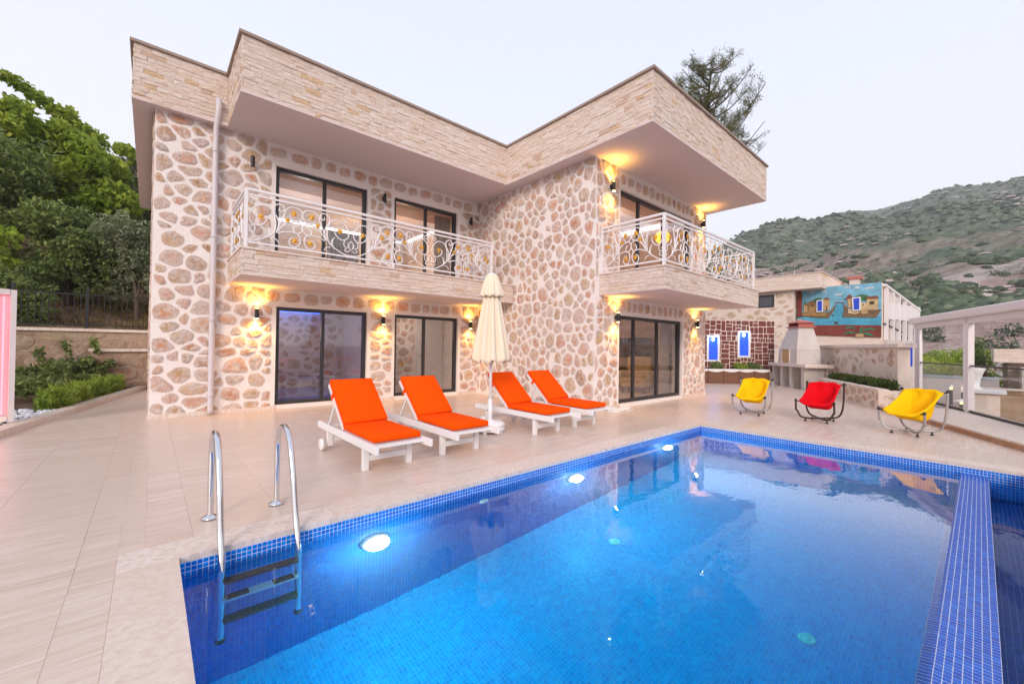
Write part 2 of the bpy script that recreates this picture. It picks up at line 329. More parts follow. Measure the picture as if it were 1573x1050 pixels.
# ---- polygon tools
def clip(poly, nx, ny, c):
    """keep nx*x+ny*y <= c"""
    o = []
    for i in range(len(poly)):
        a = poly[i]; b = poly[(i+1) % len(poly)]; da = nx*a[0]+ny*a[1]-c; db = nx*b[0]+ny*b[1]-c
        if da <= 0: o.append(a)
        if (da < 0 < db) or (db < 0 < da):
            t = da/(da-db); o.append((a[0]+(b[0]-a[0])*t, a[1]+(b[1]-a[1])*t))
    return o
def chaikin(p):
    o = []
    for i in range(len(p)):
        a = p[i]; b = p[(i+1) % len(p)]
        o += [(a[0]*.79+b[0]*.21, a[1]*.79+b[1]*.21), (a[0]*.21+b[0]*.79, a[1]*.21+b[1]*.79)]
    return o
def resample(p, n):
    L = [math.dist(p[i], p[(i+1) % len(p)]) for i in range(len(p))]; T = sum(L); o = []; i = 0; acc = 0
    for k in range(n):
        t = T*k/n
        while acc+L[i] < t: acc += L[i]; i += 1
        f = (t-acc)/max(L[i], 1e-9); a = p[i]; b = p[(i+1) % len(p)]; o.append((a[0]+(b[0]-a[0])*f, a[1]+(b[1]-a[1])*f))
    return o
def parea(p): return abs(sum(p[i][0]*p[(i+1) % len(p)][1]-p[(i+1) % len(p)][0]*p[i][1] for i in range(len(p))))/2
def rubble(u0, u1, v0, v1, holes, sx, sz, gap, rng, tries=9000, dmin=.72):
    pts = []
    for _ in range(tries):
        u = rng.uniform(u0-.1, u1+.1); v = rng.uniform(v0-.05, v1+.05); r = rng.choice((.55, .7, .85, 1, 1.1, 1.2))*rng.uniform(.92, 1.08)
        if any(h[0]-.02 < u < h[1]+.02 and h[2]-.02 < v < h[3]+.02 for h in holes): continue
        if all(((u-p[0])/sx)**2+((v-p[1])/sz)**2 > (dmin*(r+p[2])/2)**2 for p in pts): pts.append((u, v, r))
    polys = []
    for u, v, r in pts:
        p = [(u-sx*1.4, v-sz*1.4), (u+sx*1.4, v-sz*1.4), (u+sx*1.4, v+sz*1.4), (u-sx*1.4, v+sz*1.4)]
        g = gap*rng.uniform(.75, 1.25)/2
        for q in pts:
            du = q[0]-u; dv = q[1]-v
            if (du == 0 and dv == 0) or abs(du) > 3*sx or abs(dv) > 3*sz: continue
            nx = du/sx**2; ny = dv/sz**2; L = math.hypot(nx, ny)
            w = .5+.25*(r*r-q[2]*q[2])*.5/max(.2, (du/sx)**2+(dv/sz)**2)
            c = nx*(u+du*w)+ny*(v+dv*w)-g*L
            p = clip(p, nx, ny, c)
            if len(p) < 3: break
        if len(p) < 3: continue
        for nx, ny, c in ((-1, 0, -u0-.01), (1, 0, u1-.01), (0, -1, -v0-.01), (0, 1, v1-.01)): p = clip(p, nx, ny, c) if len(p) > 2 else p
        for h in holes:
            if len(p) < 3: break
            d = [(h[0]-u, (1, 0, h[0]-.03)), (u-h[1], (-1, 0, -h[1]-.03)), (h[2]-v, (0, 1, h[2]-.03)), (v-h[3], (0, -1, -h[3]-.03))]
            if any(h[0] < q[0] < h[1] or h[2] < q[1] < h[3] for q in p) or True:
                b = max(d, key=lambda t: t[0])
                if abs(u-(h[0]+h[1])/2) < (h[1]-h[0])/2+1 and abs(v-(h[2]+h[3])/2) < (h[3]-h[2])/2+1: p = clip(p, *b[1])
        if len(p) < 3 or parea(p) < .012*sx*sz/.09: continue
        polys.append(p)
    return polys
def soldier(u0, u1, v0, v1, rng, w=.19):
    o = []; u = u0
    while u < u1-.1:
        ww = w*rng.uniform(.7, 1.25); hh = (v1-v0)*rng.uniform(.8, 1); c = (v0+v1)/2+rng.uniform(-.015, .015); b = min(u+ww, u1)
        o.append([(u, c-hh/2), (b, c-hh/2+rng.uniform(-.01, .03)), (b, c+hh/2), (u, c+hh/2-rng.uniform(-.01, .03))]); u = b+.055*rng.uniform(.7, 1.5)
    return o
def stone3d(poly, O, U, V, Nn, rng, n=14, prot=(.006, .028), rounds=1):
    p = poly
    for _ in range(rounds): p = chaikin(p)
    if rounds: p = resample(p, n)
    else: p = [(a[0]*(1-f)+b[0]*f, a[1]*(1-f)+b[1]*f) for a, b in zip(p, p[1:]+p[:1]) for f in (.1, .9)]; n = len(p)
    cx = sum(q[0] for q in p)/n; cyy = sum(q[1] for q in p)/n
    p = [(cx+(q[0]-cx)*s, cyy+(q[1]-cyy)*s) for q in p for s in ((rng.uniform(.92, 1.07) if rounds else rng.uniform(.985, 1.01)),)]
    P = lambda u, v, d: O+U*u+V*v+Nn*d
    e = rng.uniform(*prot); vs = [P(q[0], q[1], -.02) for q in p]
    vs += [P(cx+(q[0]-cx)*.97, cyy+(q[1]-cyy)*.97, e*.45+rng.uniform(-.002, .004)) for q in p]
    vs += [P(cx+(q[0]-cx)*.6, cyy+(q[1]-cyy)*.6, e+rng.uniform(-.007, .007)) for q in p]; vs.append(P(cx, cyy, e+rng.uniform(-.008, .008)))
    fs = []
    for k in range(n):
        j = (k+1) % n; fs += [(k, j, n+j, n+k), (n+k, n+j, 2*n+j, 2*n+k), (2*n+k, 2*n+j, 3*n)]
    if U.cross(V).dot(Nn)*sum(p[i][0]*p[(i+1) % n][1]-p[(i+1) % n][0]*p[i][1] for i in range(n)) < 0: fs = [f[::-1] for f in fs]
    a = px_area(vs[:n]) if Nn.dot(CAM-vs[0]) > 0 else 0
    return (a, vs, fs, rng.random())
def strips(L, H, rows, O, U, V, Nn, rng, lo=.10, hi=.36):
    """split-face cladding: courses of stone strips"""
    out_ = []; hs = [rng.uniform(.8, 1.2) for _ in range(rows)]; s = sum(hs); v = 0
    for h in hs:
        h = h*H/s; u = -rng.uniform(0, .2)
        while u < L:
            w = rng.uniform(lo, hi); a = max(u, 0); b = min(u+w, L); u += w
            if L-b < .06: b = L
            if b-a < .05:
                if a == 0: u = 0
                continue
            d0 = rng.uniform(.006, .018); g = .0018; A, B, C, D = a+g, b-g, v+g, v+h-g
            P = lambda x, y, z: O+U*x+V*y+Nn*z
            q = [(A, C), ((A+B)/2+rng.uniform(-.05, .05)*(B-A), C), (B, C), (B, D), ((A+B)/2+rng.uniform(-.1, .1)*(B-A), D), (A, D)]
            vs = [P(x, y, -.015) for x, y in q]+[P(x, y, d0+rng.uniform(-.006, .006)) for x, y in q]+[P((A+B)/2, (C+D)/2, d0+rng.uniform(.0, .012))]
            fs = [(i, (i+1) % 6, 6+(i+1) % 6, 6+i) for i in range(6)]+[(6+i, 6+(i+1) % 6, 12) for i in range(6)]
            if U.cross(V).dot(Nn) < 0: fs = [f[::-1] for f in fs]
            ar = px_area([vs[i] for i in (0, 2, 3, 5)]) if Nn.dot(CAM-vs[0]) > 0 else 0
            out_.append((ar, vs, fs, rng.random()))
        v += h
    return out_
def wall_boxes(mb, u0, u1, v0, v1, holes, place):
    """solid wall pieces around rectangular openings; place(u0,u1,v0,v1) adds a box"""
    us = sorted({u0, u1, *[h[0] for h in holes], *[h[1] for h in holes]}); us = [u for u in us if u0 <= u <= u1]
    for a, b in zip(us, us[1:]):
        hs = sorted([h for h in holes if h[0] < (a+b)/2 < h[1]], key=lambda h: h[2]); v = v0
        for h in hs:
            if h[2] > v+1e-4: place(a, b, v, h[2])
            v = h[3]
        if v < v1-1e-4: place(a, b, v, v1)
X, Y, Z = Vector((1, 0, 0)), Vector((0, 1, 0)), Vector((0, 0, 1))
rng = random.Random(11)

# ------------------------------------------------------------------ ground, mountain
def fast_mesh(name, verts, quads, mt, rnd=None, parent=None, smooth=False):
    verts = np.asarray(verts, np.float32); quads = np.asarray(quads, np.int32); n = quads.shape[1]
    me = bpy.data.meshes.new(name); me.vertices.add(len(verts)); me.vertices.foreach_set('co', verts.ravel())
    me.loops.add(quads.size); me.loops.foreach_set('vertex_index', quads.ravel())
    me.polygons.add(len(quads)); me.polygons.foreach_set('loop_start', np.arange(0, quads.size, n, dtype=np.int32)); me.polygons.foreach_set('loop_total', np.full(len(quads), n, np.int32))
    if rnd is not None: a = me.attributes.new('rnd', 'FLOAT', 'FACE'); a.data.foreach_set('value', np.asarray(rnd, np.float32))
    me.update(calc_edges=True); me.validate(); me.materials.append(mt)
    if smooth: me.shade_smooth()
    o = bpy.data.objects.new(name, me); COL.objects.link(o)
    if parent: attach(o, parent, True)
    return o
RIDGE = [(-60, .26), (-40, .25), (-20, .262), (-2.5, .2684), (.3, .2676), (1.9, .2721), (4.5, .2634), (6.7, .257), (9.4, .2628), (13.6, .2493), (19.5, .2365), (22.4, .2148), (30, .17), (45, .11), (70, .08)]
def ridge(az):
    for (a, b), (c, d) in zip(RIDGE, RIDGE[1:]):
        if a <= az <= c:
            t = (az-a)/(c-a); t = t*t*(3-2*t)*.5+t*.5; return b+(d-b)*t
    return .2
R0, R1 = 46., 760.
def hill_z(az, r):
    rr = R1*(1+.10*math.sin(az*.09)); t = max(0, (r-R0)/(rr-R0)); top = 1.35+ridge(az)*rr
    p = (math.cos(R(az))*r, math.sin(R(az))*r)
    nz = noise.fractal((p[0]*.006, p[1]*.006, 3.1), 1.0, 2.1, 5)*27*min(1, t*3)*(1-.75*min(1, max(0, t-.55)/.45))
    nz += (abs(noise.fractal((p[0]*.016, p[1]*.016, 5.5), 1.0, 2.1, 4))-.25)*-16*min(1, t*6)*(1-.7*min(1, max(0, t-.6)/.4))
    nz += noise.fractal((p[0]*.05, p[1]*.05, 7.7), 1.0, 2.1, 4)*2.6*min(1, t*9)
    if t > 1: return top-(r-rr)*.25+nz*.3
    return -2.6+(top+2.6)*(t**1.03)+nz
nA, nR = 190, 120
azs = np.linspace(-62, 68, nA); rs = [R0*(R1*1.13/R0)**(i/(nR-1)) for i in range(nR)]
vs = [(math.cos(R(a))*r, math.sin(R(a))*r, hill_z(a, r)) for a in azs for r in rs]
qs = [(i*nR+j, i*nR+j+1, (i+1)*nR+j+1, (i+1)*nR+j) for i in range(nA-1) for j in range(nR-1)]
def m_mountain():
    m = mat('mountain_slope', rough=.95, spec=.1); k = N(m); t = k.n('ShaderNodeTexCoord'); v = t.outputs['Object']
    a = k.noise(v, .012, 6, .62); b = k.noise(v, .06, 6, .68); c = k.noise(v, .35, 5, .7)
    s = k.n('ShaderNodeSeparateXYZ'); k.l(v, s.inputs[0]); hgt = k.math('MULTIPLY', s.outputs[2], 1/130.)
    g = k.math('ADD', k.math('MULTIPLY', a, .75), k.math('MULTIPLY', k.math('MINIMUM', hgt, 1.), .42))
    g = k.math('ADD', g, k.math('MULTIPLY', b, .30))
    dry = k.ramp(c, [(.3, (.25, .175, .155)), (.5, (.38, .275, .245)), (.7, (.50, .41, .39))])
    green = k.ramp(c, [(.3, (.05, .075, .05)), (.5, (.115, .15, .105)), (.72, (.26, .265, .21))])
    col = k.mix(k.ramp(g, [(.58, .0), (.74, 1.)]), dry, green)
    rock = k.ramp(k.noise(v, .03, 7, .72, .6), [(.60, 0.), (.66, .8)]); col = k.mix(rock, col, (.50, .44, .43))
    k.col(col); k.bump(k.math('ADD', c, b), 3., .8); return m
mt_ = fast_mesh('mountain', vs, qs, m_mountain(), smooth=True); tag(mt_, 'scrubby mountainside with pale rock outcrops rising behind the houses', 'mountain', kind='structure')
def scatter(n, lo, hi, keep, flat, seed, seg=7, rings=3):
    r_ = random.Random(seed); V = []; F = []; RN = []; base = 0
    for i in range(n):
        az = r_.uniform(-14, 34); r = 75*(R1/75)**(r_.random()**.85); h = hill_z(az, r)
        if not keep(az, r, h, r_): continue
        s = r_.uniform(lo, hi)*(1+r/700); x = math.cos(R(az))*r; y = math.sin(R(az))*r; rot = r_.uniform(0, 6.28); e = r_.uniform(.75, 1.5); fl = flat*r_.uniform(.7, 1.3)
        for k in range(rings):
            ph = (k/rings)*math.pi/2
            for j in range(seg):
                t = 2*math.pi*j/seg+rot+k*.4; w = r_.uniform(.75, 1.2)
                V.append((x+math.cos(t)*math.cos(ph)*s*w*e, y+math.sin(t)*math.cos(ph)*s*w, h-s*.15+math.sin(ph)*s*fl*w))
        V.append((x+r_.uniform(-.2, .2)*s, y, h-s*.15+s*fl)); q = r_.random()
        for k in range(rings-1):
            for j in range(seg):
                a = base+k*seg+j; b = base+k*seg+(j+1) % seg; F += [(a, b, b+seg), (a, b+seg, a+seg)]; RN += [q, q]
        for j in range(seg): F.append((base+(rings-1)*seg+j, base+(rings-1)*seg+(j+1) % seg, base+rings*seg)); RN.append(q)
        base += rings*seg+1
    return V, F, RN
def keep_bush(az, r, h, r_):
    d = noise.fractal((math.cos(R(az))*r*.013, math.sin(R(az))*r*.013, 1.3), 1, 2, 3)+min(1, h/60)*.9-.35-max(0, (2-az)/20)*.25
    return r_.random() < .05+max(0, min(.95, d*1.7))
V_, F_, R_ = scatter(26000, .45, 1.25, keep_bush, .8, 3, 6, 3)
M['scrub'] = m_leaf('scrub_leaves', [(0, (.035, .055, .035)), (.5, (.075, .11, .06)), (1, (.16, .20, .115))], .1)
o = fast_mesh('scrub_bushes', V_, F_, M['scrub'], R_); tag(o, 'dark green scrub bushes dotted over the mountainside', 'bushes', kind='stuff')
def keep_rock(az, r, h, r_): return r_.random() < max(.025, noise.fractal((math.cos(R(az))*r*.02, math.sin(R(az))*r*.02, 9.3), 1, 2, 3)*2.4-.45)
V_, F_, R_ = scatter(9000, .3, 1.6, keep_rock, .42, 5, 6, 2)
M['rock'] = mat('pale_rock', (.46, .39, .37), .9); k = N(M['rock']); k.col(k.ramp(k.attr(), [(0, (.34, .27, .24)), (1, (.55, .48, .46))]))
o = fast_mesh('hillside_rocks', V_, F_, M['rock'], R_); tag(o, 'pale boulders scattered over the mountainside', 'rocks', kind='stuff')
gv = [(0, 0, -2.75)]; gq = []
nG = 48
rr_ = [12, 30, 60, 200, 1000]
for r in rr_: gv += [(math.cos(2*math.pi*i/nG)*r, math.sin(2*math.pi*i/nG)*r, -2.75) for i in range(nG)]
gf = [(0, 1+i, 1+(i+1) % nG) for i in range(nG)]
mb = MB(); mb.v = gv; mb.f = gf+[(1+k*nG+i, 1+(k+1)*nG+i, 1+(k+1)*nG+(i+1) % nG, 1+k*nG+(i+1) % nG) for k in range(len(rr_)-1) for i in range(nG)]; mb.r = [0]*len(mb.f)
tag(mb.build('ground', M['ground']), 'dry valley ground below the terrace', 'ground', kind='structure')

# ------------------------------------------------------------------ terrace deck
KL = ((-1.52, 8.88), (-.05, 15.65))          # line of the left garden kerb
LG = Vector((9.07, -.40, 0)); LD = Vector((.882, .471, 0)).normalized(); LN = Vector((LD.y, -LD.x, 0))   # edge of the right-hand ledge
PX0, PX1, PY1 = .16, 7.43, 3.30              # pool
CW = .29
deck = MB(); deck.prism([(-6, -3), (PX0-.02, -3), (PX0-.02, PY1+.02), (PX1+.02, PY1+.02), (PX1+.02, -1.25), (9, -.45), (17.1, 3.85), (21, 6), (18, 9), (12.4, 9.6), (12.4, 17.6), (-6, 17.6)], -.20, -.0028)
deck_o = deck.build('deck', M['grout']); tag(deck_o, 'pale travertine tiled terrace around the pool', 'terrace', kind='structure')
tiles = []
x = -.87-.56*6
while x < 20:
    y = -3-rng.uniform(0, .5)
    while y < 17.2:
        L = rng.choice((.94, 1.12, 1.12, 1.4)); p = [(x+.001, y+.001), (x+.559, y+.001), (x+.559, y+L-.001), (x+.001, y+L-.001)]; y += L
        parts = [p]
        # cut away the pool with its coping, the house and everything outside the garden lines
        nxt = []
        for q in parts:
            q = clip(q, -1/(KL[1][0]-KL[0][0]+1e-9)*0-(KL[1][1]-KL[0][1]), (KL[1][0]-KL[0][0]), -(KL[1][1]-KL[0][1])*KL[0][0]+(KL[1][0]-KL[0][0])*KL[0][1]) if p[0][1] > 6 else q
            if len(q) > 2: q = clip(q, LN.x, LN.y, LN.x*LG.x+LN.y*LG.y+.02)
            if len(q) > 2: q = clip(q, .66, .75, .66*18.7+.75*6.6) if q[0][0] > 10 else q
            if len(q) > 2: nxt.append(q)
        def cut(q, x0, x1, y0, y1):
            r_ = []
            for nx, ny, c in ((1, 0, x0), (-1, 0, -x1), (0, 1, y0), (0, -1, -y1)):
                a = clip(q, nx, ny, c)
                if len(a) > 2 and parea(a) > 1e-4: r_.append(a)
                q = clip(q, -nx, -ny, -c)
                if len(q) < 3: break
            return r_
        for rect in ((PX0-CW, PX1+CW, -4, PY1+CW), (0, 12.35, 9.6, 18), (7.06, 12.35, 5.42, 18)):
            nxt = [w for q in nxt for w in cut(q, *rect)]
        for q in nxt:
            if parea(q) < .004: continue
            zz = rng.uniform(-.0012, 0); n = len(q)
            cxx = sum(a for a, b in q)/n; cyy = sum(b for a, b in q)/n
            vs = [(a, b, -.0028) for a, b in q]+[(a, b, zz-.0015) for a, b in q]+[(a+(cxx-a)*.004, b+(cyy-b)*.004, zz) for a, b in q]
            fs = [(i, (i+1) % n, n+(i+1) % n, n+i) for i in range(n)]+[(n+i, n+(i+1) % n, 2*n+(i+1) % n, 2*n+i) for i in range(n)]+[tuple(range(2*n, 3*n))]
            tiles.append((px_area(vs[:n]), vs, fs, rng.random()))
    x += .56
finalize(tiles, 'tile', M['tile'], deck_o)
# coping slabs round the pool
cop = []
def slab(x0, x1, y0, y1):
    g = .0015; zz = .002+rng.uniform(0, .0015); mbx = MB(); mbx.box(x0+g, x1-g, y0+g, y1-g, -.035, zz); cop.append((px_area(mbx.v[4:8]), mbx.v, mbx.f, rng.random()))
def run(a, b, f):
    u = a
    while u < b:
        L = min(rng.uniform(.9, 1.3), b-u); L = b-u if b-u-L < .3 else L; f(u, u+L); u += L
run(PX0-CW, PX1+CW, lambda a, b: slab(a, b, PY1, PY1+CW))
run(-2.6, PY1, lambda a, b: slab(PX0-CW, PX0, a, b))
run(-1.0, PY1, lambda a, b: slab(PX1, PX1+CW, a, b))
run(PX0, PX1, lambda a, b: slab(a, b, -.64, -.365))
finalize(cop, 'coping_slab', M['coping'], deck_o)

# ------------------------------------------------------------------ pool
pool = thing('pool', 'blue mosaic swimming pool with overflow channel', 'pool', (3.8, 1.6, 0)); pool['kind'] = 'structure'
WZ, PD = -.118, -1.52                 # water level, pool floor
WY0, WY1, WTOP = -.07, .19, -.114     # weir
OY = -.36                             # outer wall of the overflow channel
sh = MB()
sh.box(PX0-.1, PX1+.1, PY1, PY1+.15, PD-.1, -.036); sh.box(PX0-.1, PX0, OY-.1, PY1, PD-.1, -.036); sh.box(PX1, PX1+.1, OY-.1, PY1, PD-.1, -.036)
sh.box(PX0, PX1, OY, PY1, PD-.1, PD);  sh.box(PX0-.1, PX1+.1, OY-.26, OY, PD-.1, -.036)
sh.box(PX0, PX1, OY, WY0, PD, -.45)
sh.build('pool_shell', M['water_tinted_grout'], pool, world=True)
mb = MB(); px_ = (PX0+.0008, PX1-.0008); pf = [(WY0, PD), (WY1, PD), (WY1, WTOP-.018), (WY1-.05, WTOP), (WY0, WTOP)]; mb.add([(px_[0], y, z) for y, z in pf]+[(px_[1], y, z) for y, z in pf], [(0, 1, 2, 3, 4)[::-1], (5, 6, 7, 8, 9)]+[(i, (i+1) % 5, 5+(i+1) % 5, 5+i) for i in range(5)]); mb.build('weir', M['white_grout'], pool, world=True)
MB().box(PX0, PX1, PY1-.0008, PY1, -.16, -.0365).build('waterline_grout', M['white_grout'], pool, world=True); MB().box(PX1-.0008, PX1, OY, PY1-.001, -.16, -.0365).build('waterline_grout', M['white_grout'], pool, world=True)
MB().box(PX0, PX0+.0008, OY, PY1-.001, -.16, -.0365).build('waterline_grout', M['white_grout'], pool, world=True)
TP = .03
def mosaic(O, U, V, Nn, L, H, seed):
    r = np.random.RandomState(seed); nu, nv = int(L/TP), int(H/TP)
    if nu < 1 or nv < 1: return np.zeros((0, 3)), np.zeros((0,))
    pu, pv = L/nu, H/nv; g = .0017
    iu, iv = np.meshgrid(np.arange(nu), np.arange(nv), indexing='ij'); iu = iu.ravel(); iv = iv.ravel(); n = len(iu)
    j = r.uniform(-.0004, .0004, (n, 2)); off = .0014+r.uniform(0, .0006, n)
    O, U, V, Nn = (np.array(q[:]) for q in (O, U, V, Nn)); vs = np.zeros((n, 4, 3))
    for c, (a, b) in enumerate(((0, 0), (1, 0), (1, 1), (0, 1))):
        u = iu*pu+(g+a*(pu-2*g))+j[:, 0]; v = iv*pv+(g+b*(pv-2*g))+j[:, 1]
        vs[:, c] = O+u[:, None]*U+v[:, None]*V+off[:, None]*Nn
    if np.dot(np.cross(U, V), Nn) < 0: vs = vs[:, ::-1]
    return vs.reshape(-1, 3), r.uniform(0, 1, n)
def mosaic_obj(name, faces, mt='mosaic'):
    VV = []; RR = []
    for i, f in enumerate(faces): v, r = mosaic(*f, seed=i+1); VV.append(v); RR.append(r)
    v = np.concatenate(VV); r = np.concatenate(RR)
    o = fast_mesh(name, v, np.arange(len(v)).reshape(-1, 4), M[mt], r, pool); stuff(o); return o
mosaic_obj('wall_mosaic', [(Vector((PX0, PY1, PD)), X, Z, -Y, PX1-PX0, -.037-PD), (Vector((PX0, OY, PD)), Y, Z, X, PY1-OY, -.037-PD), (Vector((PX1, OY, PD)), Y, Z, -X, PY1-OY, -.037-PD)])
mosaic_obj('floor_mosaic', [(Vector((PX0, WY1, PD)), X, Y, Z, PX1-PX0, PY1-WY1)], 'mosaic_floor_lit')
mosaic_obj('weir_mosaic', [(Vector((PX0, WY0, WTOP)), X, Y, Z, PX1-PX0, WY1-WY0-.05), (Vector((PX0, WY0, -.45)), X, Z, -Y, PX1-PX0, WTOP+.45), (Vector((PX0, OY, -.45)), X, Y, Z, PX1-PX0, WY0-OY), (Vector((PX0, OY, -.45)), X, Z, Y, PX1-PX0, .44), (Vector((PX0, WY1-.05, WTOP)), X, Vector((0, .94, -.34)), Vector((0, .34, .94)), PX1-PX0, .053)], 'mosaic_dry')
mosaic_obj('weir_inner_mosaic', [(Vector((PX0, WY1, PD)), X, Z, Y, PX1-PX0, WTOP-.02-PD)])
def sheet(name, x0, x1, y0, y1, z, mt='water'):
    mbx = MB(); mbx.add([(x0, y0, z), (x1, y0, z), (x1, y1, z), (x0, y1, z)], [(0, 1, 2, 3)]); return mbx.build(name, M[mt])
tag(sheet('water', PX0, PX1, WY1-.045, PY1, WZ), 'still clear water filling the blue swimming pool', 'water', kind='structure')
tag(sheet('channel_water', PX0, PX1, OY, WY0, -.34, 'channel_water'), 'lower strip of water in the overflow channel', 'water', kind='structure')
M['inlet'] = mat('inlet_plastic', (.42, .50, .55), .5)
for xx, yy in ((3.72, .85), (3.75, 2.57)):
    mb = MB(); mb.lathe([(.06, 0), (.06, .006), (.045, .012), (.04, .006), (.022, .006), (.02, .012), (.008, .012)], 20, (xx, yy, PD+.002)); mb.build('floor_inlet', M['inlet'], pool, True, world=True)
mb = MB(); mb.lathe([(.05, 0), (.05, .012), (.02, .02)], 16, (2.55, PY1-.002, -.36), Matrix.Rotation(R(90), 4, 'X')); mb.build('wall_inlet', M['plastic'], pool, True, world=True)
for i, (xx, zz, lb) in enumerate(((1.42, -.47, 'nearest glowing underwater pool light, beside the ladder'), (3.93, -.52, 'middle of the three underwater pool lights'), (6.14, -.48, 'farthest glowing underwater pool light near the pool corner'))):
    t = thing('pool_light', lb, 'pool light', (xx, PY1, zz), 0, 'underwater pool lights')
    rx = Matrix.Rotation(R(90), 4, 'X')
    MB().lathe([(.125, .0), (.122, .02), (.103, .04)], 24, (0, 0, 0), rx).build('lamp_ring', M['plastic'], t, True)
    MB().lathe([(.10, .046), (.098, .07), (.085, .095), (.05, .112), (.01, .118)], 20, (0, 0, 0), rx).build('lamp_lens', M['pool_lamp'], t, True)
# ladder
t = thing('pool_ladder', 'polished steel pool ladder with dark submerged treads', 'pool ladder', (.6, 3.6, 0))
def cat(pts, n=8):
    P = [Vector(p) for p in pts]; P = [P[0]*2-P[1]]+P+[P[-1]*2-P[-2]]; o = []
    for i in range(1, len(P)-2):
        for k in range(n):
            u = k/n; a, b, c, d = P[i-1:i+3]
            o.append(.5*((2*b)+(c-a)*u+(2*a-5*b+4*c-d)*u*u+(3*b-a-3*c+d)*u**3))
    return o+[P[-2]]
for xx in (.37, .82):
    pts = cat([(xx, 3.90, 0), (xx, 3.90, .3), (xx, 3.89, .52), (xx, 3.80, .655), (xx, 3.66, .685), (xx, 3.52, .62), (xx, 3.40, .40), (xx, 3.30, .10), (xx, 3.215, -.10), (xx, 3.205, -.25), (xx, 3.20, -.75), (xx, 3.20, -.98)])
    MB().tube(pts, .021, 12).build('handrail', M['chrome'], t, True, world=True)
    MB().lathe([(.058, 0), (.055, .012), (.03, .022), (.022, .03)], 20, (xx, 3.90, .004)).build('flange', M['chrome'], t, True, world=True)
    MB().lathe([(.028, 0), (.026, .03)], 12, (xx, 3.20, -1.0)).build('end_cap', M['black'], t, True, world=True)
for i, zz in enumerate((-.26, -.50, -.76)):
    MB().box(.38, .81, 3.16, 3.235, zz-.018, zz+.012).build('tread', M['anthracite'] if i != 1 else mat('pale_tread', (.45, .62, .78), .4), t, world=True, bevel=.004)  # dark treads are steel; the pool's dark reflection is painted into their colour
    for a, b in ((.40, .52), (.66, .79)) if i == 1 else ((.40, .53), (.535, .655), (.66, .79)):
        MB().box(a, b, 3.165, 3.23, zz+.0125, zz+.017).build('grip_pad', M['black'], t, world=True)

# ------------------------------------------------------------------ villa
FY, SX, RY, RX = 9.52, 7.06, 5.38, 12.35      # left front, side wall, right front, right end
SOF, RT = 5.42, 6.39
villa = thing('villa', 'two storey rubble stone villa with flat travertine clad roof', 'house', (6, 10, 0))
lh = [(1.93, 3.83, .08, 2.10), (4.52, 6.38, .08, 2.10), (1.88, 3.79, 2.95, 4.99), (4.46, 6.31, 2.95, 4.99)]
rh = [(7.95, 10.94, .08, 2.09), (7.95, 11.42, 2.95, 4.96)]
TH = .30
mb = MB(); wall_boxes(mb, 0, SX+.0, 0, SOF, lh, lambda a, b, c, d: mb.box(a, b, FY, FY+TH, c, d)); mb.build('front_wall', M['mortar'], villa, world=True)
mb = MB(); mb.box(SX, SX+TH, RY, FY+TH, 0, SOF); mb.build('side_wall', M['mortar'], villa, world=True)
mb = MB(); wall_boxes(mb, SX+TH, RX, 0, SOF, rh, lambda a, b, c, d: mb.box(a, b, RY, RY+TH, c, d)); mb.build('garden_wall_face', M['mortar'], villa, world=True)
mb = MB(); mb.box(0, TH, FY+TH, 16.5, 0, SOF); mb.box(RX-TH, RX, RY+TH, 16.5, 0, SOF); mb.box(0, RX, 16.5, 16.5+TH, 0, SOF); mb.build('rear_wall', M['mortar'], villa, world=True)
st = []
def add_st(polys, O, U, V, Nn, **k):
    for p in polys: st.append(stone3d(p, O, U, V, Nn, rng, **k))
# front wall
so = [(.05, 6.95, 5.13, 5.36, .24), (.0, .0, 0, 0, 0)]
hl = [(h[0]-.05, h[1]+.05, h[2]-.1, h[3]+.06) for h in lh]+[(1.75, 6.95, 5.10, 5.42), (1.75, 6.7, 2.14, 2.93), (1.09, 7.06, 2.47, 2.93)]
add_st(rubble(0, SX, .04, SOF, hl, .39, .30, .042, rng), Vector((0, FY, 0)), X, Z, -Y)
add_st(soldier(1.75, 6.95, 5.12, 5.37, rng, .27), Vector((0, FY, 0)), X, Z, -Y)
add_st(soldier(1.75, 6.7, 2.17, 2.42, rng, .27), Vector((0, FY, 0)), X, Z, -Y)
# side wall: u runs from the inner corner towards the pool
add_st(rubble(0, FY-RY, .03, SOF, [], .32, .34, .040, rng), Vector((SX, FY, 0)), -Y, Z, -X)
hr = [(h[0]-SX-.04, h[1]-SX+.05, h[2]-.1, h[3]+.06) for h in rh]+[(.85, 3.95, 2.12, 2.93), (.85, 4.5, 5.0, 5.42), (.12, 4.95, 2.47, 2.93)]
add_st(rubble(0, RX-SX, .03, SOF, hr, .30, .33, .038, rng), Vector((SX, RY, 0)), X, Z, -Y)
add_st(soldier(.9, 3.95, 2.15, 2.42, rng, .20), Vector((SX, RY, 0)), X, Z, -Y)
add_st(soldier(.9, 4.5, 5.05, 5.33, rng, .22), Vector((SX, RY, 0)), X, Z, -Y)
add_st(rubble(.02, 6.9, .04, SOF, [], .42, .32, .03, rng, 7000), Vector((0, FY, 0)), Y, Z, -X)
# interior stone walls seen through the ground floor doors
IY = 12.6
add_st(rubble(.3, 4.3, .05, 2.3, [], .36, .28, .07, rng, 2500), Vector((0, IY, 0)), X, Z, -Y)
add_st(rubble(4.55, 6.0, .05, 2.3, [], .30, .28, .06, rng, 1800), Vector((0, IY-1.4, 0)), X, Z, -Y)
finalize(st, 'stone', M['stone'], villa)
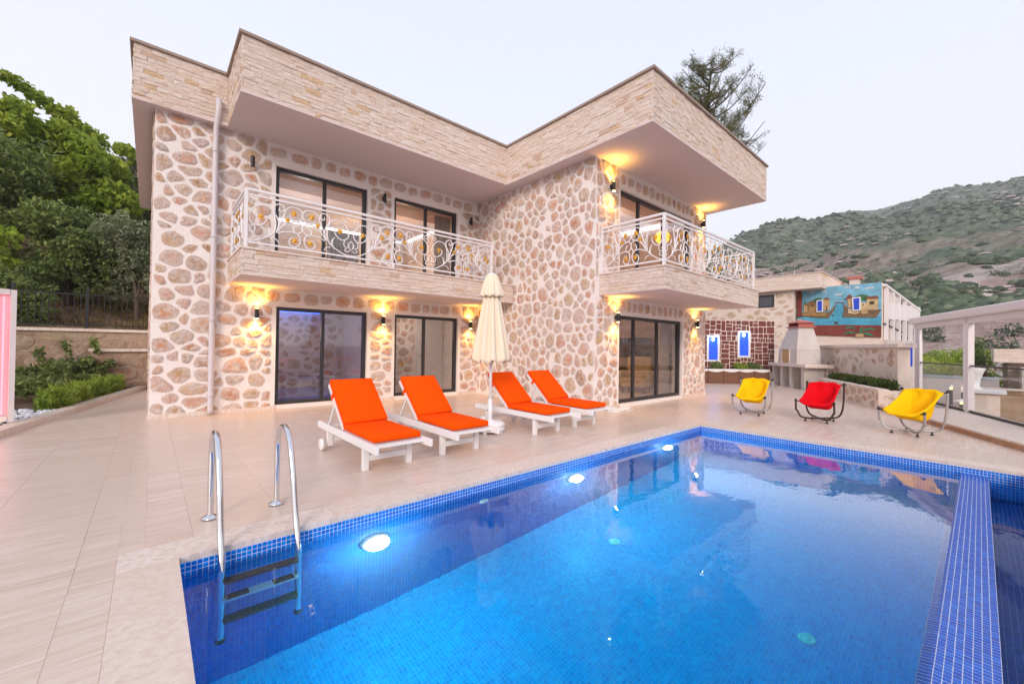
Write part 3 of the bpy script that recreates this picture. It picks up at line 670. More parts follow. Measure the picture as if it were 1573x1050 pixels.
# skirting of travertine along the walls
for a, b in ((-.02, 1.93), (3.83, 4.52), (6.38, SX-.03)): MB().box(a, b, FY-.03, FY-.002, .0, .075).build('skirting', M['coping'], villa, world=True)
for a, b in ((SX, 7.95), (10.94, RX+.03)): MB().box(a, b, RY-.035, RY-.002, 0, .085).build('skirting', M['coping'], villa, world=True)
MB().box(SX-.03, SX-.002, RY-.03, FY-.03, 0, .06).build('skirting', M['mortar'], villa, world=True)
# roof with fascia
RP = [(-.30, 9.36), (1.03, 9.36), (1.03, 7.90), (6.69, 7.90), (6.69, 3.87), (12.62, 3.87), (12.62, 16.9), (-.30, 16.9)]
MB().prism(RP, SOF, SOF+.05).build('soffit', M['soffit'], villa, world=True)
ins = [(-.285, 9.375), (1.045, 9.375), (1.045, 7.915), (6.705, 7.915), (6.705, 3.885), (12.605, 3.885), (12.605, 16.885), (-.285, 16.885)]
MB().prism(ins, SOF+.05, RT-.03).build('roof_fascia', M['mortar'], villa, world=True)
rim = [(-.34, 9.32), (.99, 9.32), (.99, 7.86), (6.65, 7.86), (6.65, 3.83), (12.66, 3.83), (12.66, 16.94), (-.34, 16.94)]
M['cap'] = mat('roof_cap', (.33, .26, .22), .7)
MB().prism(rim, RT-.03, RT+.015).build('roof_cap', M['cap'], villa, world=True)
cl = []
H_ = RT-.03-SOF-.012
def fascia(a, b, n, z0=SOF+.012, H=H_, rows=12):
    A = Vector((*a, z0)); U = Vector((b[0]-a[0], b[1]-a[1], 0)); L = U.length; U.normalize()
    cl.extend(strips(L, H, rows, A, U, Z, Vector((*n, 0)), rng))
fascia((-.285, 9.375), (1.03, 9.375), (0, -1)); fascia((1.045, 9.36), (1.045, 7.90), (-1, 0)); fascia((1.03, 7.915), (6.69, 7.915), (0, -1))
fascia((6.705, 7.90), (6.705, 3.87), (-1, 0)); fascia((6.69, 3.885), (12.62, 3.885), (0, -1)); fascia((-.285, 16.9), (-.285, 9.36), (-1, 0)); fascia((12.605, 3.87), (12.605, 10), (1, 0))
# balconies
BZ0, BZ1 = 2.47, 2.93
LBX0, LBY = 1.09, 7.97; RBX0, RBX1, RBY = 7.20, 12.11, 3.88
def balcony(x0, x1, y0, y1, ends):
    MB().box(x0, x1, y0, y1, BZ0, BZ0+.012).build('balcony_soffit', M['soffit'], villa, world=True)
    MB().box(x0+.02, x1-.02, y0+.02, y1, BZ0+.012, BZ1-.03).build('balcony_slab', M['mortar'], villa, world=True)
    MB().box(x0-.015, x1+(.015 if ends else 0), y0-.015, y1, BZ1-.03, BZ1).build('balcony_floor', M['coping'], villa, world=True)
    fascia((x0, y0+.02), (x1, y0+.02), (0, -1), BZ0+.005, BZ1-.035-BZ0, 6); fascia((x0+.02, y1), (x0+.02, y0), (-1, 0), BZ0+.005, BZ1-.035-BZ0, 6)
    if ends: fascia((x1-.02, y0), (x1-.02, y1), (1, 0), BZ0+.005, BZ1-.035-BZ0, 6)
balcony(LBX0, SX-.03, LBY, FY-.005, False); balcony(RBX0, RBX1, RBY, RY-.005, True)
finalize(cl, 'cladding_stone', M['cladding'], villa)
# drain pipe
MB().tube([(.86, FY-.09, .03), (.86, FY-.09, .10), (.86, FY-.09, 5.05), (.86, FY-.12, 5.35), (.88, FY-.22, 5.62), (.88, FY-.22, 5.85)], .048, 12).build('drainpipe', M['pipe'], villa, True, world=True)
for z in (.35, 1.75, 3.3, 4.9): MB().lathe([(.058, 0), (.058, .03)], 12, (.86, FY-.09, z)).build('pipe_bracket', M['pipe'], villa, True, world=True)
# sliding doors
def sliding(x0, x1, z0, z1, y, divs, fat=.075, handle=True):
    fr = MB(); f = fat; d = .05
    fr.box(x0, x0+f, y-d, y+d, z0, z1); fr.box(x1-f, x1, y-d, y+d, z0, z1); fr.box(x0+f, x1-f, y-d, y+d, z1-f, z1); fr.box(x0+f, x1-f, y-d, y+d, z0, z0+f)
    o = fr.build('sliding_door', M['anthracite'], villa, world=True)
    xs = [x0+f]+[q for q in divs]+[x1-f]
    for i, q in enumerate(divs): MB().box(q-.033, q+.033, y-.035, y+.035, z0+f, z1-f).build('door_stile', M['anthracite'], o, world=True)
    for a, b in zip(xs, xs[1:]): MB().box(a+.005, b-.005, y-.004, y+.004, z0+f, z1-f).build('glass_pane', M['glass'], o, world=True)
sliding(1.93, 3.83, .08, 2.10, FY+.12, [2.87]); sliding(4.52, 6.38, .08, 2.10, FY+.12, [5.38])
sliding(1.88, 3.79, 2.95, 4.99, FY+.12, [2.86]); sliding(4.46, 6.31, 2.95, 4.99, FY+.12, [5.38])
sliding(7.95, 10.94, .08, 2.09, RY+.12, [8.70, 9.78]); sliding(7.95, 11.42, 2.95, 4.96, RY+.12, [8.85, 10.05])
# rooms behind the glass
M['room'] = mat('room_paint', (.66, .58, .55), .8); M['room_warm'] = mat('room_wall_paint', (.60, .42, .33), .8); M['ceil'] = mat('ceiling_paint', (.70, .60, .58), .8); M['bulk'] = mat('shaded_bulkhead_paint', (.40, .23, .15), .7)  # bulkhead brown has the shade of the near ceiling painted in
M['parquet'] = mat('room_floor', (.36, .25, .19), .35); M['dark_paint'] = mat('tv_wall', (.30, .22, .16), .7)
def room(x0, x1, y0, y1, z0, z1, wall, ceil, floor):
    MB().box(x0, x1, y1, y1+.1, z0, z1).build('room_wall', wall, villa, world=True)
    MB().box(x0-.1, x0, y0, y1+.1, z0, z1).build('room_wall', wall, villa, world=True); MB().box(x1, x1+.1, y0, y1+.1, z0, z1).build('room_wall', wall, villa, world=True)
    MB().box(x0-.1, x1+.1, y0, y1+.1, z1, z1+.1).build('room_ceiling', ceil, villa, world=True); MB().box(x0-.1, x1+.1, y0, y1+.1, z0-.08, z0).build('room_floor', floor, villa, world=True)
YI = FY+TH
M['living'] = mat('living_room_paint', (.58, .42, .30), .7)
room(.4, 4.35, YI, IY, .08, 2.30, M['mortar'], M['ceil'], M['tile']); room(4.55, 6.95, YI, IY-1.4, .08, 2.30, M['mortar'], M['ceil'], M['tile'])
room(.4, 6.95, YI, 14.0, 2.95, 5.3, M['room'], M['ceil'], M['parquet'])
room(7.46, 11.95, RY+TH, 9.6, .08, 2.30, M['living'], M['ceil'], M['tile']); room(7.46, 11.95, RY+TH, 9.2, 2.95, 5.3, M['room_warm'], M['ceil'], M['parquet'])
MB().box(.4, 6.95, YI, YI+1.1, 5.02, 5.298).build('bulkhead', M['bulk'], villa, world=True)
MB().box(7.46, 11.95, RY+TH, RY+TH+.5, 5.02, 5.298).build('bulkhead', M['bulk'], villa, world=True)
MB().box(.6, 6.8, 13.85, 13.9, 5.02, 5.10).build('led_strip', M['led_white'], villa, world=True)
MB().box(6.86, 6.91, 11.2, 13.8, 5.02, 5.10).build('led_strip', M['led_white'], villa, world=True)
MB().box(11.86, 11.92, 6.6, 8.4, 5.10, 5.24).build('led_strip', M['led_white'], villa, world=True)
MB().box(.5, 3.6, IY-.25, IY-.2, 2.20, 2.25).build('led_strip', M['led_blue'], villa, world=True)
for q in ((3.27, 11.5, 5.295), (4.44, 11.57, 5.295), (2.25, 11.2, 2.295), (3.3, 11.2, 2.295)):
    MB().lathe([(.055, 0), (.05, .012)], 14, (q[0], q[1], q[2]-.014)).build('ceiling_spot', M['spot_bulb'], villa, True, world=True)
# interior door in the second room and its frame
o = MB().box(6.02, 6.88, IY-1.46, IY-1.41, .08, 2.05).build('inner_door', M['white_wood'], villa, world=True)
MB().box(6.08, 6.20, IY-1.50, IY-1.462, 1.02, 1.04).build('door_handle', M['anthracite'], o, world=True)
M['curtain'] = m_cloth('curtain_cloth', (.66, .56, .50), 40)
def curtain(x0, x1, y, z0, z1, mt=None):
    mb = MB(); n = 60; vs = []; 
    for i in range(n+1):
        a = x0+(x1-x0)*i/n; w = y+.035*math.sin(i*.95)
        vs += [(a, w, z0), (a, w, z1)]
    mb.add(vs, [(2*i, 2*i+2, 2*i+3, 2*i+1) for i in range(n)]); o = mb.build('curtain', mt or M['curtain'], villa, True, world=True)
    o.modifiers.new('thick', 'SOLIDIFY').thickness = .006
curtain(5.85, 6.35, FY+.42, 2.97, 4.95); curtain(10.55, 11.3, RY+.45, .1, 2.1); curtain(3.05, 3.8, FY+.5, 2.97, 4.0, mat('grey_blind', (.45, .40, .40), .8))
def lamp(name, kind, loc, energy, col, size=.08, rot=None, **kw):
    l = bpy.data.lights.new(name, kind); l.energy = energy; l.color = col
    if kind == 'AREA': l.size = size
    else: l.shadow_soft_size = size
    for a, b in kw.items(): setattr(l, a, b)
    o = bpy.data.objects.new(name, l); COL.objects.link(o); o.location = loc
    if rot: o.rotation_euler = rot
    return o
for q, e_, c in (((3.0, 11.8, 4.2), 30, (1, .90, .86)), ((2.2, 11.2, 1.7), 9, (1, .78, .68)), ((5.8, 11.9, 4.2), 26, (1, .70, .5)), ((5.5, 10.5, 1.8), 6, (1, .82, .68)), ((9.6, 7.4, 1.7), 24, (1, .76, .56)), ((9.6, 7.2, 4.4), 50, (1, .76, .58))):
    lamp('ceiling_lamp', 'POINT', q, e_, c, .15)
# indoor pool behind the first door
ip = tag(MB().box(1.9, 4.2, 10.0, 12.2, .082, .16).build('indoor_pool', mat('indoor_pool_water', (.01, .05, .55), .08)), 'small blue lit indoor pool behind the left glass door', 'pool', kind='structure')
lamp('blue_lamp', 'POINT', (2.4, 12.3, 2.1), .6, (.1, .2, 1), .2)
# armchair and pendant lamps inside the right wing
t = thing('armchair', 'beige wingback armchair seen through the right ground floor door', 'armchair', (10.55, 6.55, .08))
M['beige_cloth'] = m_cloth('beige_upholstery', (.55, .38, .20))
MB().box(-.34, .34, -.34, .32, .16, .42).build('seat', M['beige_cloth'], t, bevel=.05); MB().box(-.36, .36, .26, .42, .3, 1.02).build('backrest', M['beige_cloth'], t, bevel=.06)
for s in (-1, 1): MB().box(s*.38-.07, s*.38+.07, -.34, .34, .2, .62).build('armrest', M['beige_cloth'], t, bevel=.05)
for sx_ in (-.3, .3):
    for sy_ in (-.28, .3): MB().box(sx_-.025, sx_+.025, sy_-.025, sy_+.025, 0, .17).build('leg', M['bark'], t)
t.rotation_euler[2] = R(-75)
t = thing('sideboard', 'dark low sideboard with television against the end wall of the right wing', 'sideboard', (11.70, 7.3, .08), R(-90))
MB().box(-1.4, 1.4, -.2, .2, .1, .62).build('body', mat('dark_wood', (.10, .055, .03), .5), t, bevel=.01)
for s in (-.47, .47): MB().box(s-.008, s+.008, -.215, -.2, .14, .58).build('door_gap', M['black'], t)
MB().box(-.55, .55, -.06, -.02, .95, 1.6).build('television', M['black'], t)
def globe(label, loc, r, mt):
    t = thing('pendant_lamp', label, 'lamp', loc)
    prof = [(r*math.sin(math.pi*i/10)+.001, -r*math.cos(math.pi*i/10)) for i in range(11)]
    MB().lathe(prof, 20).build('lamp_shade', mt, t, True); MB().tube([(0, 0, r), (0, 0, r+.35)], .008, 6).build('cord', M['black'], t)
M['amber'] = mat('amber_glass', (.9, .5, .05), .3, emis=(1, .45, .03), estr=1.6)
globe('large amber glass pendant lamp in the right upstairs room', (11.05, 6.05, 4.55), .20, M['amber'])
globe('warm glowing lamp in the left upstairs room', (4.75, 13.3, 4.55), .10, M['bulb'])

# ------------------------------------------------------------------ balcony railings
UW, UH = .8617, .74
def unit_curves():
    m_ = lambda pts: [Vector(((x-60)/710*UW, 0, ((690+(x-60)*.155-y)/((690+(x-60)*.155)-(110+.2*(x-60))))*UH)) for x, y in pts]
    C = [[(62, 688), (170, 690), (300, 650), (375, 610), (412, 560), (418, 430), (370, 300), (250, 240), (150, 275), (98, 360), (120, 450), (200, 497), (280, 470), (312, 420), (290, 385), (245, 380)],
         [(440, 585), (458, 470), (440, 400), (398, 330), (392, 265), (440, 228), (500, 240), (528, 290), (500, 320), (462, 305), (470, 275)],
         [(430, 590), (470, 480), (520, 390), (548, 300), (620, 265), (720, 290), (770, 360), (750, 430), (690, 452), (625, 425), (600, 375), (630, 335)],
         [(425, 592), (500, 510), (560, 445)], [(430, 588), (490, 440), (512, 380)],
         [(440, 585), (500, 510), (590, 462), (690, 455), (760, 500), (768, 560), (720, 602), (665, 590), (648, 545), (675, 512), (705, 520)],
         [(450, 595), (530, 578), (640, 585), (722, 625), (745, 700), (715, 762), (660, 775), (610, 745), (598, 695), (630, 655), (670, 660)],
         [(320, 660), (345, 600), (335, 530), (305, 495)], [(355, 640), (362, 590), (340, 520)], [(370, 655), (420, 668), (452, 700), (466, 728)],
         [(100, 430), (150, 480), (172, 540), (150, 580), (110, 575), (95, 545), (125, 530)], [(80, 610), (110, 640), (150, 635), (145, 605), (118, 605)],
         [(95, 160), (120, 215), (165, 225), (175, 185), (145, 170), (125, 190)], [(62, 470), (95, 520), (85, 580), (62, 600)]]
    return [cat(m_(c), 5) for c in C], [(m_([p])[0], r) for p, r in (((235, 390), .032), ((650, 352), .034), ((565, 432), .028), ((665, 700), .032))]
UC, UF = unit_curves()
mb = MB()
for i, c in enumerate(UC):
    n = len(c); r0 = .0115 if i < 7 else .009
    mb.tube(c, [r0*(.55+.45*min(1, (n-j)/8)) for j in range(n)], 6)
scroll_me = mb.mesh('scroll_panel', M['white_metal'], True)
mb = MB(); fl = [(0, .006, 0)]
for k in range(36):
    a = 2*math.pi*k/36; r = .040*(.78+.22*math.cos(6*a)); fl.append((r*math.cos(a), -.004, r*math.sin(a)))
fl2 = [(x, y-.004 if i else -.018, z) for i, (x, y, z) in enumerate(fl)]
mb.add(fl2, [(0, 1+k, 1+(k+1) % 36) for k in range(36)]); mb.add(fl, [(0, 1+(k+1) % 36, 1+k) for k in range(36)])
flower_me = mb.mesh('gold_flower', M['gold'])
def railing(label, loc, segs, z0=.10):
    """segs: (start, direction, length, units); built in local coordinates from the corner"""
    t = thing('balcony_railing', label, 'railing', loc, 0, 'balcony railings')
    for (sx_, sy_), (dx, dy), L, nu, ends in segs:
        a = Vector((sx_, sy_, 0)); d = Vector((dx, dy, 0)); b = a+d*L
        mb = MB(); mb.beam(a+Z*.965, b+Z*.965, .045, .04); mb.build('handrail', M['white_metal'], t)
        mb = MB(); mb.beam(a+Z*.88, b+Z*.88, .028, .028); mb.build('rail', M['white_metal'], t); mb = MB(); mb.beam(a+Z*.09, b+Z*.09, .028, .028); mb.build('rail', M['white_metal'], t)
        for e in ends:
            mb = MB(); p = a+d*(L*e); mb.box(p.x-.026, p.x+.026, p.y-.026, p.y+.026, 0 if e in (0, 1) else 0, .98 if e in (0, 1) else .09); mb.build('post', M['white_metal'], t)
        w = L/nu
        for i in range(nu):
            o = bpy.data.objects.new('scroll_panel', scroll_me); COL.objects.link(o); o.parent = t
            flip = i % 2; p = a+d*((i+flip)*w); s = w/UW*(-1 if flip else 1)
            rot = math.atan2(dy, dx)
            mtx = Matrix.Translation(p+Z*.105) @ Matrix.Rotation(rot, 4, 'Z') @ Matrix.Diagonal((s, 1, 1.03, 1)); o.matrix_local = mtx
            for q, r in UF:
                f = bpy.data.objects.new('gold_flower', flower_me); COL.objects.link(f); f.parent = t
                k_ = r/.0225; P = mtx @ Vector((q.x, -.012, q.z)); f.matrix_local = Matrix.Translation(P) @ Matrix.Rotation(rot, 4, 'Z') @ Matrix.Rotation(random.uniform(-.5, .5), 4, 'Y') @ Matrix.Diagonal((k_, k_, k_, 1))
    return t
railing('white scrollwork railing with gold flowers on the left balcony, longer of the two', (1.15, 8.0, BZ1), [((0, 0), (1, 0), 5.17, 6, (0, .5, 1)), ((0, 1.47), (0, -1), 1.47, 2, (0,)), ((5.17, 0), (0, 1), 1.47, 2, (1,))])
railing('white scrollwork railing with gold flowers on the right corner balcony', (7.24, 3.93, BZ1), [((0, 0), (1, 0), 4.62, 6, (0, .5, 1)), ((0, 1.42), (0, -1), 1.42, 2, (0,)), ((4.62, 0), (0, 1), 1.42, 2, (1,))])

# ------------------------------------------------------------------ wall sconces
def sconce(x, y, z, label, lit, e=1.0):
    t = thing('wall_sconce', label, 'wall lamp', (x, y, z), 0, 'wall sconces on the villa')
    MB().lathe([(.036, -.10), (.036, .10)], 16, (0, -.085, 0)).build('lamp_body', M['black'], t, True).data.shade_flat()
    MB().box(-.022, .022, -.06, 0, -.045, .045).build('bracket', M['black'], t)
    if lit:
        for s in ((1, -1) if lit == 2 else (-1,)):
            MB().lathe([(.030, s*.101), (.030, s*.104)], 14, (0, -.085, 0)).build('lamp_lens', M['bulb'], t)
            lamp('sconce_light', 'SPOT', (x, y-.085, z+s*.11), 24*e, (1, .50, .075), .02, (R(180) if s > 0 else 0, 0, 0), spot_size=R(140), spot_blend=1.0)
YS = FY-.03
sconce(1.57, YS, 1.93, 'lit black sconce left of the ground floor doors, under the left balcony', 2)
sconce(4.18, YS, 1.93, 'lit black sconce between the two left ground floor doors', 2)
sconce(6.73, YS, 1.93, 'lit black sconce behind the closed parasol', 2, .8)
sconce(1.45, YS, 4.90, 'unlit black sconce left of the upstairs doors beside the drainpipe', 0)
sconce(4.16, YS, 4.85, 'unlit black sconce between the two upstairs doors of the left wing', 0)
sconce(6.70, YS, 4.83, 'unlit black sconce in the inner corner upstairs', 0)
YR_ = RY-.03
sconce(7.74, YR_, 2.02, 'lit black sconce left of the ground floor door of the right wing', 2, .9)
sconce(11.62, YR_, 2.06, 'lit black sconce right of the ground floor door of the right wing', 2, .9)
sconce(7.52, YR_, 4.86, 'lit black sconce left of the upstairs door of the right wing', 2, .9)
sconce(11.95, YR_, 4.95, 'lit black sconce at the right end upstairs of the right wing', 2, .9)

# ------------------------------------------------------------------ sun loungers
def make_lounger(label):
    t = thing('sun_lounger', label, 'sun lounger', (0, 0, 0), 0, 'orange sun loungers by the pool'); w = .64; ww = M['white_wood']
    for x in (0, w-.035): MB().box(x, x+.035, 0, 1.87, .255, .335).build('side_rail', ww, t, bevel=.006)
    MB().box(.035, w-.035, .14, .20, .285, .318).build('end_slat', ww, t, bevel=.004)
    for x in (.035, w-.10): MB().box(x, x+.065, .40, .455, 0, .285).build('leg', ww, t, bevel=.005)
    for x in (.035, w-.10): MB().box(x, x+.065, 1.56, 1.615, .05, .285).build('leg', ww, t, bevel=.005)
    MB().box(.10, w-.10, .41, .44, .10, .165).build('stretcher', ww, t, bevel=.004); MB().box(.10, w-.10, 1.575, 1.60, .10, .16).build('stretcher', ww, t, bevel=.004)
    for x in (-.012, w-.012):
        o = MB().lathe([(.012, -.020), (.062, -.020), (.075, -.013), (.075, .013), (.062, .020), (.012, .020)], 20, (x+.012-(.03 if x < 0 else -.03), 1.587, .075), Matrix.Rotation(R(90), 4, 'Y')).build('wheel', M['plastic'], t, True)
        mb = MB(); cx_ = x+.012-(.03 if x < 0 else -.03)
        for k in range(3):
            a = 2*math.pi*k/3; mb.lathe([(.012, -.022), (.012, .022)], 8, (cx_, 1.587+.036*math.cos(a), .075+.036*math.sin(a)), Matrix.Rotation(R(90), 4, 'Y'))
        mb.build('wheel_hole', M['pipe'], o)
    for k in range(9): MB().box(.04, w-.04, .22+k*.092, .22+k*.092+.062, .305, .325).build('slat', ww, t)
    a0 = R(41); hy, hz, L = 1.05, .335, .74
    Q = Matrix.Translation((0, hy, hz)) @ Matrix.Rotation(a0, 4, 'X')
    for x in (.045, w-.045-.028): MB().box(x, x+.028, 0, L, -.02, .02, Q).build('back_rail', ww, t)
    for k in range(7): MB().box(.073, w-.073, .05+k*.1, .05+k*.1+.062, -.006, .012, Q).build('back_slat', ww, t)
    for x in (.06, w-.085):
        p = Q @ Vector((x, .42, -.02)); mb = MB(); mb.beam(p, (x, 1.60, .30), .02, .03); mb.build('back_strut', ww, t)
    MB().box(.05, w-.05, 1.585, 1.615, .29, .315).build('strut_bar', ww, t)
    cu = MB(); cu.box(.05, w-.05, .17, hy+.03, .338, .405); o = cu.build('cushion', M['orange'], t, True, bevel=.016)
    cu = MB(); cu.box(.05, w-.05, .035, L+.01, .022, .088, Q); o = cu.build('back_cushion', M['orange'], t, True, bevel=.016)
    for cu_, (ya, yb, zt), Q_ in ((o, (.036, L+.008, .088), Q),): 
        P_ = [Q_ @ Vector(p) for p in ((.052, ya, zt-.006), (w-.052, ya, zt-.006), (w-.052, yb, zt-.006), (.052, yb, zt-.006), (.052, ya, zt-.006))]
        for a_, b_ in zip(P_, P_[1:]): MB().tube([a_, b_], .0055, 6).build('piping', M['orange'], cu_, True)
    for x in (.035, w-.05): MB().box(x, x+.018, .50, .545, -.03, .06, Q).build('tie_strap', M['orange'], t)
    return t
lab = ['white sun lounger with orange cushion, nearest the ladder', 'white sun lounger with orange cushion, left of the parasol base and second from the ladder', 'white sun lounger with orange cushion right behind the parasol pole', 'white sun lounger with orange cushion, farthest along beside the stone side wall']
l0 = make_lounger(lab[0])
for i, (x, y, a) in enumerate(((1.685, 3.92, 0), (2.665, 3.96, -.5), (4.375, 4.06, .5), (5.345, 4.10, -.5))):
    o = l0 if i == 0 else copy_tree(l0); o.location = (x, y, 0); o.rotation_euler = (0, 0, R(a)); o['label'] = lab[i]

# ------------------------------------------------------------------ parasol
t = thing('parasol', 'closed cream garden parasol on round white base', 'parasol', (4.03, 5.08, 0))
MB().tube([(0, 0, .1), (0, 0, 2.44)], .024, 12).build('pole', M['plastic'], t, True)
MB().tube([(0, 0, .12), (0, 0, .52)], .034, 12).build('sleeve', M['plastic'], t, True)
MB().lathe([(.20, .03), (.235, .045), (.24, .085), (.225, .092), (.225, .10), (.235, .107), (.232, .15), (.19, .175), (.06, .185), (.05, .2)], 36).build('base', M['plastic'], t, True)
for k in range(4):
    a = k*math.pi/2+.5; MB().lathe([(.028, 0), (.03, .02), (.02, .04)], 10, (.19*math.cos(a), .19*math.sin(a), 0)).build('base_wheel', M['plastic'], t, True)
def folds(prof, nf, amp, name, ph=0, hem=.03):
    n = nf*10; vs = []; fs = []
    for i, (z, r, a) in enumerate(prof):
        last = i == len(prof)-1
        for k in range(n):
            th = 2*math.pi*k/n; c = math.cos(nf*th+ph+.25*math.sin(3*th)+.12*math.sin(z*5)); f = abs(c)**.6*(1 if c > 0 else -1)
            rr = r*(1+a*f*(1+.25*math.sin(2.3*th+1.7))); zz = z+(hem*math.cos(nf*th+ph) if last else 0)
            vs.append((rr*math.cos(th), rr*math.sin(th), zz))
    m_ = len(prof); fs = [(i*n+k, i*n+(k+1) % n, (i+1)*n+(k+1) % n, (i+1)*n+k) for i in range(m_-1) for k in range(n)]
    mb = MB(); mb.add(vs, fs); o = mb.build(name, M['cream'], t, True); o.modifiers.new('thick', 'SOLIDIFY').thickness = .006; return o
pr_ = [(2.30, .075, .12), (2.12, .100, .2), (1.95, .122, .25), (1.75, .147, .28), (1.5, .180, .30), (1.3, .212, .27), (1.16, .240, .20), (1.10, .248, .16)]
folds(pr_, 9, .3, 'canopy', 0, .035)
folds([(2.475, .055, .04), (2.46, .075, .08), (2.36, .105, .14), (2.26, .128, .17), (2.16, .150, .18), (2.12, .156, .16)], 9, .2, 'vent_flap', .4, .012)
MB().lathe([(.055, 2.46), (.075, 2.475), (.07, 2.49), (.02, 2.50)], 16).build('cap', M['plastic'], t, True)
MB().lathe([(.04, 1.10), (.06, 1.14), (.05, 1.2)], 12).build('runner', M['bark'], t, True)

# ------------------------------------------------------------------ sling chairs
def sling_chair(label, loc, rz, cloth, tube, sx=1.0):
    t = thing('sling_chair', label, 'chair', loc, rz, 'sling chairs facing the pool')
    W_ = .30
    def U(y, zt, yt, nm):
        # tube: left top, down, curving inwards to the crossing point, and up again on the right
        pts = [(-W_, yt, zt), (-W_, (y+yt)/2, zt*.55), (-W_+.015, y, .20), (-W_+.075, y*.97, .085), (-W_+.19, y*.62, .058), (0, y*.09, .055), (W_-.19, y*.62, .058), (W_-.075, y*.97, .085), (W_-.015, y, .20), (W_, (y+yt)/2, zt*.55), (W_, yt, zt)]
        MB().tube(cat(pts, 6), .0165, 10).build('frame_tube', tube, t, True)
    U(-.27, .40, -.30, 'f'); U(.27, .72, .34, 'r')
    for sx_ in (-1, 1):
        for y in (-.20, .20): MB().lathe([(.026, 0), (.026, .01), (.012, .022), (.010, .05)], 12, (sx_*(W_-.13), y, 0)).build('foot', M['black'], t, True)
        for y, z in ((-.30, .40), (.34, .72)): MB().lathe([(.019, -.03), (.021, -.01), (.021, .012), (.008, .018)], 12, (sx_*W_, y, z)).build('end_cap', M['black'], t, True)
        for y, z in ((-.30, .385), (.34, .70)):
            mb = MB(); mb.beam((sx_*W_, y, z), (sx_*(W_-.05), y+(.02 if y < 0 else -.02), z-.012), .012, .02); mb.build('strap', M['black'], t)
    MB().box(-.03, .03, -.03, .03, .05, .064).build('clamp', M['chrome'], t)
    # fabric: centre line hangs down, edges run straight from the front to the rear tube tops
    cen = cat([(0, -.33, .315), (0, -.30, .345), (0, -.22, .325), (0, -.05, .255), (0, .12, .245), (0, .215, .30), (0, .27, .45), (0, .315, .62), (0, .335, .71), (0, .345, .715)], 4); n = len(cen); m_ = 22; vs = []
    for i, c in enumerate(cen):
        f = i/(n-1); edge = Vector((0, -.285+(.325+.285)*f, .375+.315*f**1.15))
        for j in range(m_+1):
            u = -1+2*j/m_; a = abs(u); w = 1-min(1, max(0, (a-.52)/.48)); s = w*w*(3-2*w)
            p = edge.lerp(c, s); hw = .265 if i not in (0, 1) else .255
            q = Vector((u*hw*(1-.05*math.sin(math.pi*f)), p.y, p.z))
            if f > .6: # two tufted hollows in the backrest
                for ux in (-.3, .3):
                    d = ((u-ux)/.17)**2+((f-.80)/.045)**2; q.y += .022*math.exp(-d)
            q.z += .006*math.sin(u*9+f*4)*(f > .9)+.004*math.sin(u*13+2)*math.sin(f*17)
            vs.append(q)
    mb = MB(); k = m_+1; mb.add(vs, [(i*k+j, i*k+j+1, (i+1)*k+j+1, (i+1)*k+j) for i in range(n-1) for j in range(m_)])
    o = mb.build('sling_seat', cloth, t, True); s = o.modifiers.new('thick', 'SOLIDIFY'); s.thickness = .035; s.offset = 0
    s = o.modifiers.new('smooth', 'SUBSURF'); s.levels = 1; s.render_levels = 1
    return t
# front of each chair (its -Y side) is turned to the pool
sling_chair('yellow sling chair on grey tubes, nearest the villa', (9.56, 3.17, 0), R(-85), M['yellow'], M['grey_tube'])
sling_chair('red sling chair with dark brown tubular frame', (9.66, 2.03, 0), R(-93), M['red'], M['brown_tube'])
sling_chair('yellow sling chair on grey tubes, beside the glass screen', (9.44, .74, 0), R(-111), M['yellow'], M['grey_tube'])

# ------------------------------------------------------------------ leaves and trees
def leaves(name, blobs, n, size, mt, parent=None, seed=0, aspect=2.0, shell=.35, droop=0, world=True):
    """n leaf blades spread through ellipsoid clumps [(centre, radii)]"""
    r = np.random.RandomState(seed); vol = np.array([b[1][0]*b[1][1]*b[1][2] for b in blobs])**(2/3); pick = r.choice(len(blobs), n, p=vol/vol.sum())
    d = r.normal(size=(n, 3)); d /= np.linalg.norm(d, axis=1)[:, None]; rad = shell+(1-shell)*r.uniform(0, 1, n)**.5
    c = np.array([b[0] for b in blobs], float)[pick]; ra = np.array([b[1] for b in blobs], float)[pick]
    bumps = 1+.22*np.sin(d[:, 0]*7+pick)+.18*np.sin(d[:, 2]*9+pick*2.1)
    p = c+d*ra*(rad*bumps)[:, None]
    a = r.normal(size=(n, 3))+d*.5; a[:, 2] -= droop; a /= np.linalg.norm(a, axis=1)[:, None]
    b = np.cross(a, r.normal(size=(n, 3))); b /= np.linalg.norm(b, axis=1)[:, None]
    s = size*r.uniform(.6, 1.35, n)[:, None]; w = s/aspect/2
    v = np.stack([p-a*s/2, p+b*w, p+a*s/2, p-b*w], 1).reshape(-1, 3)
    clump = r.uniform(0, 1, len(blobs))[pick]
    q = np.clip(.45*clump+.55*r.uniform(0, 1, n), 0, 1)
    return fast_mesh(name, v, np.arange(n*4).reshape(-1, 4), mt, q, parent)
